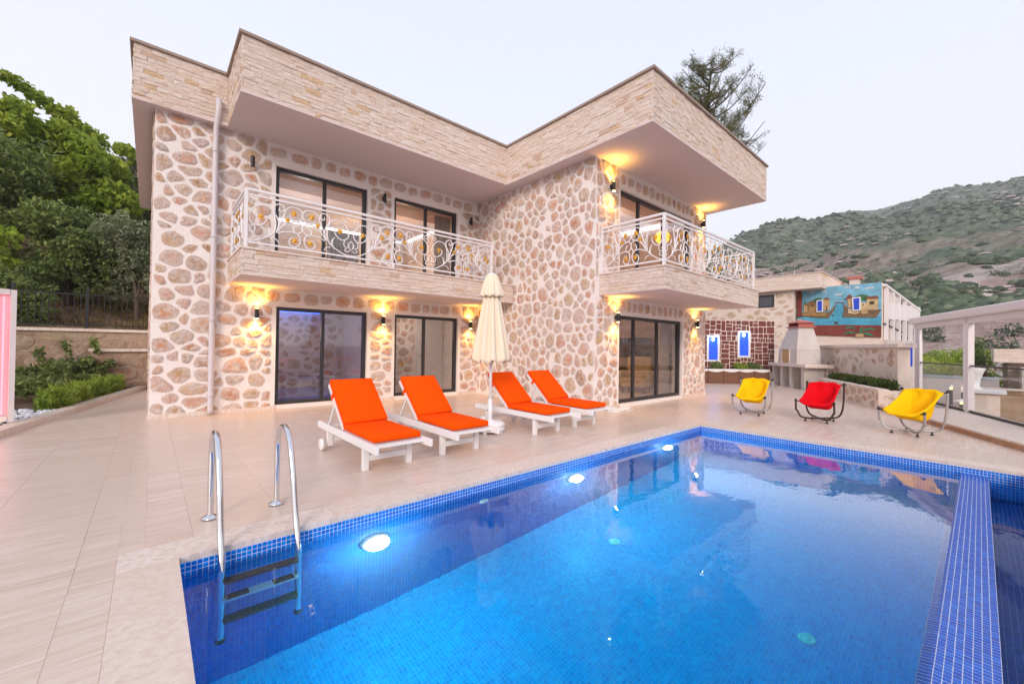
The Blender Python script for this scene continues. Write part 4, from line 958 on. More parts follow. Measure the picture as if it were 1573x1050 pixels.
def tree(label, base, h, blobs, n, size, mt, name='tree', trunk=.16, seed=1, aspect=2, catg='tree', group=None, shell=.6, limbs=9, droop=.2):
    t = thing(name, label, catg, base, 0, group); rg = random.Random(seed); B = Vector(base); tk = MB()
    top = Vector((B.x+rg.uniform(-.4, .4), B.y+rg.uniform(-.4, .4), B.z+h*.8))
    pts = [B+(top-B)*k/7+Vector((rg.uniform(-.12, .12), rg.uniform(-.12, .12), 0))*(k > 0)*h*.12 for k in range(8)]
    tk.tube(pts, [trunk*(1-.11*k) for k in range(8)], 9)
    for i in range(min(limbs, len(blobs)*2)):
        b = Vector(blobs[i % len(blobs)][0]); k = rg.randint(2, 6); a = pts[k]; mid = a.lerp(b, .5)+Vector((rg.uniform(-.3, .3), rg.uniform(-.3, .3), .15*h*.3))
        tk.tube(cat([a, mid, b+Vector((rg.uniform(-.3, .3), rg.uniform(-.3, .3), 0))], 4), [trunk*.45*(1-j/10.) for j in range(9)], 6)
    tk.build('trunk', M['bark'], t, True, world=True); leaves('crown', blobs, n, size, mt, t, seed, aspect, shell, droop); return t
def crown(c, rx, rz, k, rg, s=.45):
    o = []
    for i in range(k):
        d = Vector((rg.gauss(0, 1), rg.gauss(0, 1), rg.gauss(0, 1))).normalized()*rg.uniform(.35, 1)
        q = rg.uniform(.7, 1.25)*s; o.append(((c[0]+d.x*rx, c[1]+d.y*rx, c[2]+d.z*rz), (rx*q, rx*q, rz*q*.8)))
    return o

rg = random.Random(15); nb_ = []
for i in range(150):
    az = rg.uniform(-9, 24); r = rg.uniform(50, 130); q = rg.uniform(.5, 1.3); nb_.append(((math.cos(R(az))*r, math.sin(R(az))*r, hill_z(az, r)+q*.25), (q*1.3, q*1.3, q*.75)))
o = leaves('near_scrub', nb_, 24000, .34, M['scrub'], None, 16, 1.6, .3); tag(o, 'scrub bushes on the lower slope behind the neighbouring houses', 'bushes', kind='stuff')

# ------------------------------------------------------------------ left: garden bed, retaining wall, fence, panel
kd = Vector((KL[1][0]-KL[0][0], KL[1][1]-KL[0][1], 0)).normalized(); kn = Vector((-kd.y, kd.x, 0))      # kn points into the bed
kerb = tag(bpy.data.objects.new('garden_kerb', None), 'low travertine kerb along the left planting bed', 'kerb', kind='structure'); COL.objects.link(kerb); kerb.location = (KL[0][0], KL[0][1], 0)
K0 = Vector((*KL[0], 0)); s = -3.2
while s < 7.4:
    L = rng.uniform(.9, 1.2); mb = MB(); vs = []
    a = K0+kd*(s+.002); b = K0+kd*(s+L-.002); zt = .095+rng.uniform(0, .003)
    mb.beam((a+kn*.10)+Z*(zt/2-.03), (b+kn*.10)+Z*(zt/2-.03), .2, zt+.06); mb.build('kerb_stone', M['coping'], kerb, world=True, rnd=True); s += L
bed = MB(); A = K0+kd*-4+kn*.2; B = K0+kd*7.6+kn*.2; bed.add([(A.x, A.y, .05), (B.x, B.y, .05), (B.x-7, B.y+2.6, .05), (A.x-6, A.y+2.0, .05)], [(0, 1, 2, 3)])
tag(bed.build('garden_bed', M['soil']), 'bare soil of the left planting bed', 'soil', kind='structure')
# retaining wall
RW = 16.45
t = thing('retaining_wall', 'tall rubble stone retaining wall behind the left planting bed', 'wall', (-4, RW, 0))
MB().box(-12, .6, RW, RW+.4, -.2, 1.60).build('wall_body', M['mortar_dark'], t, world=True)
MB().box(-12, .6, RW-.05, RW+.45, 1.60, 1.68).build('wall_cap', M['coping'], t, world=True)
ws = [stone3d(p, Vector((-6, RW, 0)), X, Z, -Y, rng) for p in rubble(0, 6.6, .02, 1.58, [], .55, .42, .06, rng, 2500)]
finalize(ws, 'stone', M['stone_old'], t, 120)
t = thing('wall_pillar', 'lower stone pillar with pale cap in front of the retaining wall', 'wall', (-.6, 15.9, 0))
MB().box(-1.15, .5, 15.6, RW-.004, -.1, 1.06).build('pillar_body', M['mortar_dark'], t, world=True); MB().box(-1.22, .5, 15.53, RW-.002, 1.06, 1.13).build('pillar_cap', M['coping'], t, world=True)
ws = [stone3d(p, Vector((-1.15, 15.6, 0)), X, Z, -Y, rng) for p in rubble(0, 1.6, .05, 1.04, [], .5, .4, .06, rng, 700)]
finalize(ws, 'stone', M['stone_old'], t, 30)
t = thing('iron_fence', 'black iron fence standing on the retaining wall', 'fence', (-3, RW+.2, 1.68))
for i in range(6):
    MB().box(-.0-i*1.35-.035, -i*1.35+.035, RW+.17, RW+.24, 1.68, 2.85 if i else 3.1).build('post', M['black'], t, world=True)
for z in (1.76, 2.62): MB().box(-8, .3, RW+.19, RW+.22, z, z+.035).build('rail', M['black'], t, world=True)
for i in range(55): MB().box(-.12*i+.2-.008, -.12*i+.2+.008, RW+.197, RW+.213, 1.79, 2.64).build('bar', M['black'], t, world=True)
# slope above the wall
def slope_z(x, y): return 1.55+max(0, y-RW-.6)*.16+max(0, y-21)*.30+.5*noise.fractal((x*.22, y*.22, 2), 1, 2, 4)*min(1, max(0, y-RW-.4)/1.5)
gx = np.linspace(-40, 14, 74); gy = np.linspace(RW+.38, 62, 60)
vs = [(x, y, slope_z(x, y)) for x in gx for y in gy]; ny = len(gy)
o = fast_mesh('wooded_slope', vs, [(i*ny+j, (i+1)*ny+j, (i+1)*ny+j+1, i*ny+j+1) for i in range(len(gx)-1) for j in range(ny-1)], M['dry_slope'], smooth=True)
tag(o, 'dry grassy slope under the trees above the retaining wall', 'slope', kind='structure')
rg = random.Random(4)
o = leaves('dry_grass', [((x, RW+1.2+rg.uniform(0, 4.5), 0), (.5, .5, .28)) for x in [rg.uniform(-6, 1) for _ in range(60)]], 16000, .30, m_leaf('dry_grass_blades', [(0, (.16, .09, .04)), (.6, (.34, .22, .11)), (1, (.22, .20, .07))]), seed=8, aspect=9)
for v in o.data.vertices: v.co.z += slope_z(v.co.x, v.co.y)
tag(o, 'tufts of dry brown grass on the slope behind the iron fence', 'grass', kind='stuff')
# planting
def kp(s, d, z=0): q = K0+kd*s+kn*d; return (q.x, q.y, z)
hb = [(kp(s, .42+rg.uniform(-.06, .08), .20+rg.uniform(-.02, .04)), (.20, .20, .22)) for s in np.arange(2.5, 6.4, .16)]
tag(leaves('low_hedge', hb, 17000, .12, M['leaf_hedge'], seed=21, aspect=5, shell=.1, droop=-1.6), 'bright green feathery low hedge along the left kerb', 'hedge')
for i, (x, y, h, lb) in enumerate(((-2.05, 15.3, 1.05, 'thin climbing shrub against the retaining wall, nearest the mesh panel'), (-1.62, 15.5, 1.22, 'leggy shrub with a leafy tip, middle of the three in the bed'), (-1.12, 15.5, 1.30, 'taller leggy shrub with dark tip beside the stone pillar'))):
    b = (x, y, .05); bl = [((x+rg.uniform(-.34, .34), y+rg.uniform(-.25, .1), rg.uniform(.2, h*.62)), (.17, .17, .13)) for _ in range(10)]+[((x, y, h), (.10, .10, .14)), ((x+.05, y, h*.84), (.08, .08, .11))]
    tree(lb, b, h, bl, 1300, .10, M['leaf_dark'], 'garden_shrub', .02, 30+i, 1.7, 'shrub', 'shrubs in the left planting bed', .2, 12)
bl = [(kp(s, d, h), (.24, .24, .2)) for s in np.arange(4.0, 6.8, .32) for d, h in ((.95+rg.uniform(-.15, .15), rg.uniform(.2, .42)), (1.35+rg.uniform(-.2, .2), rg.uniform(.3, .72)))]
tree('dark low shrubs massed between the bright hedge and the wall', kp(5.2, 1.2, .05), .5, bl, 4200, .10, M['leaf_dark'], 'garden_shrub', .02, 37, 1.8, 'shrub', None, .15, 14)
V_ = []; rg2 = np.random.RandomState(2)
mb = MB()
for i in range(420):
    q = kp(rg.uniform(.5, 2.6), rg.uniform(.22, .95)); s = rg.uniform(.018, .04); mb.lathe([(s*.6, 0), (s, s*.4), (s*.6, s*.9)], 6, (q[0], q[1], .05), rnd=rg.random())
tag(mb.build('white_pebbles', mat('white_pebble', (.72, .74, .80), .7), None, True), 'white decorative pebbles at the end of the left bed', 'pebbles', kind='stuff')
# lit mesh privacy panel
t = thing('privacy_panel', 'white framed mesh panel lit pink red from inside at the left edge', 'panel', (-1.75, 9.66, .1))
PZ0, PZ1 = .11, 2.10; pA = Vector((-1.535, 9.70, 0)); pd_ = Vector((-.95, -.3, 0)).normalized(); pw = 1.25
for u, w in ((0, .07), (pw, .07)):
    mb = MB(); q = pA+pd_*(u+.035); mb.beam(q+Z*PZ0, q+Z*PZ1, .07, .06, pd_); mb.build('frame_post', M['pinkwhite_metal'], t, world=True)
for z in (PZ0+.05, PZ1-.035): mb = MB(); mb.beam(pA+pd_*.07+Z*z, pA+pd_*pw+Z*z, .055, .08); mb.build('frame_rail', M['pinkwhite_metal'], t, world=True)
mb = MB()
z = PZ0+.1
while z < PZ1-.09: mb.beam(pA+pd_*.07+Z*z, pA+pd_*pw+Z*z, .008, .011); z += .0165
stuff(mb.build('mesh_wires', mat('mesh_wire', (.66, .60, .66), .5), t, world=True))
bk = pd_.cross(Z); bk = bk if bk.y > 0 else -bk
q = pA+bk*.06; mb = MB(); mb.beam(q+pd_*.03+Z*(PZ0+.1+(PZ1-PZ0)/2-.1), q+pd_*pw+Z*(PZ0+.1+(PZ1-PZ0)/2-.1), .01, PZ1-PZ0-.12); mb.build('back_sheet', mat('backing_sheet', (.66, .58, .66), .7), t, world=True)
q = pA+bk*.03+pd_*.12; mb = MB(); mb.tube([q+Z*(PZ0+.12), q+Z*(PZ1-.1)], .010, 8); mb.build('led_strip', M['led_red'], t, world=True)
mb = MB(); q = pA+pd_*.15-bk*.10; mb.beam(q+Z*.125, q+pd_*.9+Z*.125, .03, .02); mb.build('base_light', mat('base_light', (1, .8, .4), .4, emis=(1, .66, .25), estr=4), t, world=True)
t = thing('garden_lantern', 'white lantern head showing above the mesh panel', 'lantern', (-2.22, 10.6, .05))
MB().tube([(0, 0, 0), (0, 0, 2.05)], .05, 10).build('post', M['white_metal'], t, True); MB().lathe([(.06, 2.05), (.13, 2.12), (.15, 2.30), (.10, 2.36), (.12, 2.40), (.03, 2.47)], 8).build('head', M['plastic'], t)
# trees on the slope
rg = random.Random(12)
def P3(x, y, dz=0): return (x, y, slope_z(x, y)-.1+dz)
def env(n, x0, x1, y0, y1, z0, top, r, rg):
    o = []
    for _ in range(n):
        x = rg.uniform(x0, x1); q = r*rg.uniform(.7, 1.3); zt = top(x)-q*.5; o.append(((x, rg.uniform(y0, y1), z0+(zt-z0)*rg.random()**.75), (q, q, q*.75)))
    return o
tree('bright green broad leaved tree rising above the slope trees', P3(-2.6, 25.5), 8, env(46, -4.4, -.9, 23.2, 25.6, 5.4, lambda x: 10.6-(x+4.2)*.48, .55, rg)+[((-4.4+.32*i, 25.5, 11.75-.2*i), (.34, .34, .2)) for i in range(9)]+[((-2.9, 25.5, 10.9), (.5, .5, .3)), ((-1.0, 25.6, 10.0), (.4, .4, .28)), ((-.5, 25.6, 9.6), (.35, .35, .25))], 21000, .23, M['leaf_bright'], trunk=.13, seed=41, aspect=1.7, shell=.5, limbs=10)
tree('large dark evergreen tree at the left edge of the photo', P3(-6.0, 23.0), 8, env(34, -8.6, -3.6, 22.0, 24.6, 3.6, lambda x: 9.3-.3*abs(x+5.6), 1.15, rg), 34000, .18, M['leaf_dark'], trunk=.26, seed=42, limbs=18)
tree('dense olive green tree left of the villa roof edge', P3(-.4, 26.4), 7, env(26, -1.8, 1.6, 25.6, 27.6, 4.6, lambda x: 10.9-.35*abs(x), 1.0, rg), 26000, .16, M['leaf_olive'], trunk=.2, seed=43, limbs=14)
tree('dark shrubby tree in the middle of the slope', P3(-2.2, 21.6), 4.2, env(26, -3.9, -.6, 20.8, 22.6, 3.2, lambda x: 6.2-.2*abs(x+2.2), .75, rg), 26000, .15, M['leaf_dark'], trunk=.12, seed=44, limbs=14)
tree('silvery green bushy tree just left of the villa corner', P3(-.3, 20.0), 3.6, env(16, -1.1, .6, 19.5, 20.8, 2.9, lambda x: 5.7, .62, rg), 15000, .12, M['leaf_olive'], trunk=.09, seed=45, limbs=10)
tree('leafy bush with pale shoots behind the fence at left', P3(-4.1, 18.8), 2.6, env(16, -5.6, -3.2, 18.3, 19.6, 2.2, lambda x: 4.6, .62, rg), 12000, .17, M['leaf_bright'], trunk=.06, seed=46, limbs=10)
tree('dark low bush behind the fence beside the mesh panel', P3(-3.4, 17.9), 1.6, env(12, -4.4, -2.5, 17.6, 18.4, 1.8, lambda x: 3.3, .5, rg), 9000, .12, M['leaf_dark'], trunk=.05, seed=47, limbs=8)
tree('tall dark tree behind the bright one', P3(-5.2, 30.0), 8, env(26, -8.5, -1.5, 29.4, 32, 5, lambda x: 12.4-.3*abs(x+5.5), 1.3, rg), 24000, .2, M['leaf_dark'], trunk=.26, seed=48, limbs=14)
tree('dark tree filling the gap behind the villa corner', P3(.6, 31.0), 7, env(26, -2.2, 3.6, 29.8, 32.5, 4.5, lambda x: 10.8-.15*abs(x), 1.3, rg), 24000, .2, M['leaf_dark'], trunk=.24, seed=49, limbs=14)
tree('overhanging dark tree whose twigs enter at the upper left', P3(-9.6, 24.5), 9.5, env(16, -10.5, -6.1, 23.8, 25.4, 8.8, lambda x: 14.2-.35*abs(x+8), .8, rg), 11000, .22, M['leaf_dark'], trunk=.26, seed=50, limbs=14)
# pine behind the roof
t = thing('pine_tree', 'sparse pine tree showing above the right roof corner', 'tree', (24.3, 9.6, -2.7)); rg = random.Random(5); tk = MB()
tp = [Vector((23.6, 10.9, -2.7)), Vector((23.6, 10.9, 6)), Vector((23.8, 10.7, 11)), Vector((24.1, 10.5, 15)), Vector((24.35, 10.35, 18.3))]; tk.tube(cat(tp, 4), [.26-.0145*k for k in range(17)], 9)
bl = []
for i in range(96):
    z = rg.uniform(9.5, 18.1); a = rg.uniform(0, 6.28); k = (z+2.7)/21.; reach = (19.3-z)*.40+.8
    c = Vector((23.55+.75*max(0, (z-6)/12)**1.5, 10.92-.55*max(0, (z-6)/12)**1.5, z)); d = Vector((math.cos(a), math.sin(a), 0))
    if d.dot(Vector((.66, -.75, 0))) > .3 and z < 15: reach *= 1.12
    L = reach*rg.uniform(.55, 1.0); e = c+d*L+Z*(rg.uniform(.35, .9)*L*.75); mid = c.lerp(e, .55)-Z*.12*L
    pts = cat([c, mid, e], 4); tk.tube(pts, [.045, .042, .038, .034, .03, .026, .022, .018, .012], 5)
    for q in range(int(5+3.2*L)):
        f = rg.uniform(.3, 1.02); p = pts[min(8, int(f*8))]; p2 = p+Vector((rg.uniform(-.4, .4), rg.uniform(-.4, .4), rg.uniform(.05, .55))); tk.tube([p, p2], [.012, .006], 4)
        bl.append((tuple(p2), (.13, .13, .19))); bl.append((tuple(p.lerp(p2, .6)), (.12, .12, .14)))
tk.build('trunk', M['bark'], t, True, world=True)
leaves('crown', [(p, (q[0]*1.45, q[1]*1.45, q[2]*1.4)) for p, q in bl], 52000, .14, M['needle'], t, 77, 7, .0, -.5)

# ------------------------------------------------------------------ right: ledge, glass screen, garden wall
def lp(s, d, z=0): q = LG+LD*s-LN*(-d); return Vector((q.x, q.y, z))     # d measured outwards from the ledge edge
led = tag(bpy.data.objects.new('ledge', None), 'low wide travertine ledge carrying the glass screen', 'ledge', kind='structure'); COL.objects.link(led); led.location = LG
mb = MB(); mb.prism([tuple(lp(a, d)[:2]) for a, d in ((-3, .02), (4.2, .02), (4.2, 1.25), (-3, 1.25))], -.3, .08); mb.build('ledge_core', m_mortar('ledge_face', (.52, .30, .18), (.62, .40, .27)), led, world=True)
s = -3
while s < 4.2:
    L = min(rng.uniform(.8, 1.2), 4.2-s); mb = MB(); mb.prism([tuple(lp(a, d)[:2]) for a, d in ((s+.002, -.015), (s+L-.002, -.015), (s+L-.002, 1.25), (s+.002, 1.25))], .08, .11); mb.build('ledge_slab', M['coping'], led, world=True, rnd=True); s += L
# glass screen
SD = Vector((.931, .365, 0)).normalized(); SP = Vector((12.80, .14, 0)); SN = Vector((SD.y, -SD.x, 0))
def sp(s, d=0, z=0): return SP+SD*s+SN*d+Z*z
t = thing('glass_screen', 'white framed glass wind screen with sloping gutter beam', 'glass screen', (12.8, .14, .11))
for s in (-4.6, -2.55, 0, .16, 2.55):
    if s == .16: mb = MB(); mb.beam(sp(s, 0, .13), sp(s, 0, 2.0), .05, .07, SD); mb.build('sash_post', M['white_metal'], t, world=True); continue
    mb = MB(); mb.beam(sp(s, 0, .11), sp(s, 0, 2.08), .10, .13, SD); mb.build('post', M['pinkwhite_metal'], t, world=True, bevel=.008)
mb = MB(); mb.beam(sp(2.42, 0, .13), sp(2.42, 0, 2.0), .05, .07, SD); mb.build('sash_post', M['white_metal'], t, world=True)
mb = MB(); mb.beam(sp(-5.2, 0, 2.02), sp(2.62, 0, 2.02), .10, .12); mb.build('lower_beam', M['pinkwhite_metal'], t, world=True, bevel=.006)
mb = MB(); mb.beam(sp(-5.2, -.03, 2.165), sp(2.75, -.03, 2.165), .22, .17); mb.build('gutter_beam', M['pinkwhite_metal'], t, world=True, bevel=.03)
for a, b in ((-5.2, -2.60), (-2.50, -.05), (.19, 2.39)):
    mb = MB(); mb.beam(sp(a, 0, .135), sp(b, 0, .135), .07, .05); mb.build('bottom_track', M['black'], t, world=True)
    mb = MB(); mb.beam(sp(a, -.02, .165), sp(b, -.02, .165), .02, .018); mb.build('track_edge', M['chrome'], t, world=True)
    mb = MB(); mb.beam(sp(a, 0, 1.08), sp(b, 0, 1.08), .035, .028); mb.build('mid_rail', M['rail_dark'], t, world=True)
    mb = MB(); mb.beam(sp(a, .01, .62), sp(b, .01, .62), .008, .90); mb.build('glass_pane', M['clear_glass'], t, world=True)
# garden wall with planter
GW = 4.4
t = thing('garden_wall', 'pale rubble garden wall with stone cap behind the planter', 'wall', tuple(lp(6, 1.0)))
def quad_prism(mb, s0, s1, d0, d1, z0, z1): return mb.prism([tuple(lp(a, d)[:2]) for a, d in ((s0, d0), (s1, d0), (s1, d1), (s0, d1))], z0, z1)
quad_prism(MB(), 5.35, 11.5, .85, 1.1, -.3, 1.46).build('wall_body', M['mortar_pale'], t, world=True)
quad_prism(MB(), 5.2, 11.55, .78, 1.17, 1.46, 1.55).build('wall_cap', M['coping'], t, world=True)
O_ = lp(5.35, .85); ws = [stone3d(p, O_, LD, Z, -LN, rng, prot=(.0, .010)) for p in rubble(0, 6.1, .3, 1.44, [], .50, .40, .12, rng, 2200)]
finalize(ws, 'stone', M['stone_wall'], t, 90)
t = thing('stone_planter', 'low stone planter wall in front of the garden wall', 'planter', tuple(lp(5.5, .3)))
quad_prism(MB(), 4.15, 8.1, .0, .18, -.2, .44).build('planter_wall', M['mortar_pale'], t, world=True); quad_prism(MB(), 4.15, 8.1, -.02, .20, .44, .475).build('planter_cap', M['coping'], t, world=True)
quad_prism(MB(), 4.15, 4.33, .18, .85, -.2, .44).build('planter_wall', M['mortar_pale'], t, world=True); quad_prism(MB(), 4.33, 8.1, .18, .85, .2, .42).build('planter_soil', M['soil'], t, world=True)
O_ = lp(4.15, 0); ws = [stone3d(p, O_, LD, Z, -LN, rng, prot=(.002, .012)) for p in rubble(0, 3.95, .02, .43, [], .42, .26, .05, rng, 900)]
ws += [stone3d(p, O_, LN, Z, -LD, rng, prot=(.002, .012)) for p in rubble(0, .84, .02, .43, [], .36, .24, .045, rng, 500)]
finalize(ws, 'stone', M['stone_wall'], t, 50)
hb = [(tuple(lp(s, .46+rg.uniform(-.05, .05), .53)), (.22, .22, .11)) for s in np.arange(4.85, 8.0, .15)]
tag(leaves('clipped_hedge', hb, 16000, .065, M['leaf_box'], seed=61, aspect=1.8, shell=.3), 'clipped dark green hedge growing in the stone planter', 'hedge')
# barbecue
t = thing('barbecue', 'white stone barbecue with tapered chimney hood and counter', 'barbecue', (17.75, 4.75, 0))
ba = Vector((18.36, 5.43, 0)); bb = Vector((16.75, 4.00, 0)); bd = (bb-ba).normalized(); bn = Vector((bd.y, -bd.x, 0)); bn = bn if bn.dot(CAM-ba) > 0 else -bn
def bq(u, d, z=0): return ba+bd*u-bn*d+Z*z
def bbox(mb, u0, u1, d0, d1, z0, z1): return mb.prism([tuple(bq(u, d)[:2]) for u, d in ((u0, d0), (u1, d0), (u1, d1), (u0, d1))], z0, z1)
M['rough_white'] = m_mortar('rough_white_stone', (.78, .69, .63), (.86, .80, .76)); k = N(M['rough_white']); k.bump(k.noise(k.obj(), 24, 6, .75), .08, 1)
BL = (bb-ba).length
for u in (0, .60, 1.22, BL-.18): bbox(MB(), u, u+.18, .05, .75, 0, .76).build('counter_support', M['rough_white'], t, world=True)
bbox(MB(), 0, BL, .70, .8, 0, .76).build('counter_back', M['mortar_pale'], t, world=True)
bbox(MB(), -.12, BL+.25, -.05, .85, .76, .87).build('counter_top', M['coping'], t, world=True, bevel=.01)
hd = MB(); u0, u1 = .42, 1.68; pr2 = [(u0, u1, .06, .84, .872), (u0+.02, u1-.02, .08, .84, 1.40), (u0+.30, u1-.30, .28, .76, 2.18)]
vs = []
for a, b, c, d, z in pr2: vs += [bq(a, c, z), bq(b, c, z), bq(b, d, z), bq(a, d, z)]
hd.add(vs, [(i*4+k, i*4+(k+1) % 4, (i+1)*4+(k+1) % 4, (i+1)*4+k) for i in range(2) for k in range(4)]+[(8, 9, 10, 11)]); hd.build('hood', M['rough_white'], t, world=True)
bbox(MB(), u0+.32, u0+.80, .052, .062, .90, 1.36).build('hearth', mat('hearth_brick', (.50, .30, .13), .8), t, world=True)
for a, b, c, d in ((u0+.28, u0+.32, .86, 1.40), (u0+.80, u0+.84, .86, 1.40), (u0+.28, u0+.84, 1.36, 1.42)): bbox(MB(), a, b, .03, .07, c+.012, d).build('hearth_trim', M['coping'], t, world=True)
M['red_cap'] = mat('red_terracotta', (.46, .13, .10), .7)
bbox(MB(), u0+.22, u1-.22, .22, .82, 2.18, 2.22).build('cap_slab', M['red_cap'], t, world=True)
for u in (u0+.28, u1-.36): bbox(MB(), u, u+.08, .28, .76, 2.22, 2.34).build('cap_foot', M['red_cap'], t, world=True)
vs = [bq(u0+.20, .20, 2.34), bq(u1-.20, .20, 2.34), bq(u1-.20, .84, 2.34), bq(u0+.20, .84, 2.34), bq((u0+u1)/2-.12, .5, 2.46), bq((u0+u1)/2+.12, .5, 2.46)]
mb = MB(); mb.add(vs, [(0, 1, 5, 4), (1, 2, 5), (2, 3, 4, 5), (3, 0, 4), (3, 2, 1, 0)]); mb.build('cap_roof', M['red_cap'], t, world=True)
# red stone wall with two blue niches
ra = Vector((16.2, 8.3, 0)); rb_ = Vector((19.24, 5.56, 0)); rd = (rb_-ra).normalized(); rn = Vector((rd.y, -rd.x, 0)); rn = rn if rn.dot(CAM-ra) > 0 else -rn; RL = (rb_-ra).length
t = thing('red_stone_wall', 'dark red stone feature wall with two blue lit niches', 'wall', tuple((ra+rb_)/2))
mb = MB(); mb.prism([tuple((ra+rd*u+rn*d)[:2]) for u, d in ((0, 0), (RL, 0), (RL, -.35), (0, -.35))], -.2, 2.55); mb.build('wall_body', M['mortar_pale'], t, world=True)
def ruv(p): q = Vector(p)-ra; return q.dot(rd)
nu1, nu2 = ruv((17.36, 7.24, 0)), ruv((18.30, 6.41, 0))
holes = [(nu1-.26, nu1+.26, .84, 1.92), (nu2-.26, nu2+.26, 1.02, 2.12)]
def coursed(u0, u1, v0, v1, rg):
    """mixed squared rubble: recursive split into rough blocks"""
    w, h = u1-u0, v1-v0
    if w < .20 or h < .14 or (w < .36 and h < .30 and rg.random() < .6): return [(u0, u1, v0, v1)]
    if w*rg.uniform(.75, 1.1) > h: c = u0+w*rg.uniform(.36, .64); return coursed(u0, c, v0, v1, rg)+coursed(c, u1, v0, v1, rg)
    c = v0+h*rg.uniform(.36, .64); return coursed(u0, u1, v0, c, rg)+coursed(u0, u1, c, v1, rg)
ws = []
for a, b, c, d in coursed(.01, RL-.01, .45, 2.54, random.Random(9)):
    g = .011; p = [(a+g, c+g), (b-g, c+g), (b-g, d-g), (a+g, d-g)]
    if b-a < .06 or d-c < .06: continue
    for h in holes:
        if len(p) > 2 and a < h[1] and b > h[0] and c < h[3] and d > h[2]:
            s_ = [(h[0]-(a+b)/2, (1, 0, h[0])), ((a+b)/2-h[1], (-1, 0, -h[1])), (h[2]-(c+d)/2, (0, 1, h[2])), ((c+d)/2-h[3], (0, -1, -h[3]))]
            p = clip(p, *max(s_, key=lambda q: q[0])[1])
    if len(p) > 2 and parea(p) > .004: ws.append(stone3d(p, ra, rd, Z, rn, rng, rounds=0, prot=(.012, .03)))
finalize(ws, 'stone', M['stone_red'], t, 200)
for h in holes:
    q = ra+rd*((h[0]+h[1])/2)
    def nb(mb, u0, u1, z0, z1, d0, d1): return mb.prism([tuple((ra+rd*u+rn*d)[:2]) for u, d in ((u0, d0), (u1, d0), (u1, d1), (u0, d1))], z0, z1)
    o = nb(MB(), h[0]+.075, h[1]-.075, h[2]+.075, h[3]-.075, .004, .012).build('niche_panel', M['blue_lit'], t, world=True)
    fr = MB(); nb(fr, h[0], h[0]+.075, h[2], h[3], 0, .05); nb(fr, h[1]-.075, h[1], h[2], h[3], 0, .05); nb(fr, h[0]+.075, h[1]-.075, h[2], h[2]+.075, 0, .05); nb(fr, h[0]+.075, h[1]-.075, h[3]-.075, h[3], 0, .05)
    fr.build('niche_frame', M['plastic'], t, world=True)
    c = q+rn*.04; MB().lathe([(.075, -.02), (.07, .01), (.03, .03)], 14, (c.x, c.y, h[3]-.17), Matrix.Rotation(R(90), 4, 'X')).build('niche_lamp', mat('niche_bulb', (1, 1, 1), .4, emis=(.75, .88, 1), estr=5), t, True, world=True)
    l_ = q+rn*.22; lamp('niche_light', 'POINT', (l_.x, l_.y, h[3]-.16), 2.2, (.35, .55, 1), .04)
t = thing('wooden_planter', 'brown clad planter box with pale scalloped edge below the red wall', 'planter', (17.3, 6.35, 0))
pa_ = Vector((15.6, 7.87, 0)); pb_ = Vector((18.35, 5.46, 0)); pdv = (pb_-pa_).normalized(); pn = Vector((pdv.y, -pdv.x, 0)); pn = pn if pn.dot(CAM-pa_) > 0 else -pn; PL = (pb_-pa_).length
M['brown_panel'] = mat('brown_panel', (.17, .075, .04), .6); k = N(M['brown_panel']); n_ = k.noise(k.obj((4, 4, 14)), 5, 5, .6); k.col(k.ramp(n_, [(.3, (.12, .05, .03)), (.7, (.24, .11, .06))]))
nP = 6
for i in range(nP):
    a, b = PL*i/nP+.006, PL*(i+1)/nP-.006; mb = MB(); mb.prism([tuple((pa_+pdv*u+pn*d)[:2]) for u, d in ((a, 0), (b, 0), (b, -.06), (a, -.06))], 0, .50); mb.build('panel', M['brown_panel'], t, world=True, bevel=.008)
    mb = MB(); n = 10; vs = []
    for j in range(n+1):
        u = a+(b-a)*j/n; zz = .50-.045*math.sin(math.pi*j/n); p = pa_+pdv*u
        vs += [p+pn*.03+Z*zz, p-pn*.10+Z*zz, p+pn*.03+Z*.575, p-pn*.10+Z*.575]
    fs = []
    for j in range(n): o_ = j*4; fs += [(o_, o_+4, o_+6, o_+2), (o_+2, o_+6, o_+7, o_+3), (o_+1, o_+3, o_+7, o_+5), (o_, o_+1, o_+5, o_+4)]
    mb.add(vs, fs); mb.build('scalloped_edge', M['plastic'], t, world=True)
mb = MB(); mb.prism([tuple((pa_+pdv*u+pn*d)[:2]) for u, d in ((0, -.06), (PL, -.06), (PL, -.75), (0, -.75))], 0, .46); mb.build('planter_soil', M['soil'], t, world=True)
for i, (u, lb, sz) in enumerate(((1.75, 'small dark bush in the brown planter, left of the right niche', .2), (2.65, 'small bright green bush in the brown planter under the right niche', .24), (3.3, 'small dark bush at the right end of the brown planter', .2))):
    c = pa_+pdv*u-pn*.3; tree(lb, (c.x, c.y, .46), .3, [((c.x+rg.uniform(-.2, .2), c.y+rg.uniform(-.1, .1), .62+rg.uniform(0, .12)), (sz, sz, .13)) for _ in range(4)], 1200, .08, M['leaf_bright' if i == 1 else 'leaf_dark'], 'planter_bush', .012, 80+i, 2, 'bush', 'bushes in the brown planter', .1, 4)

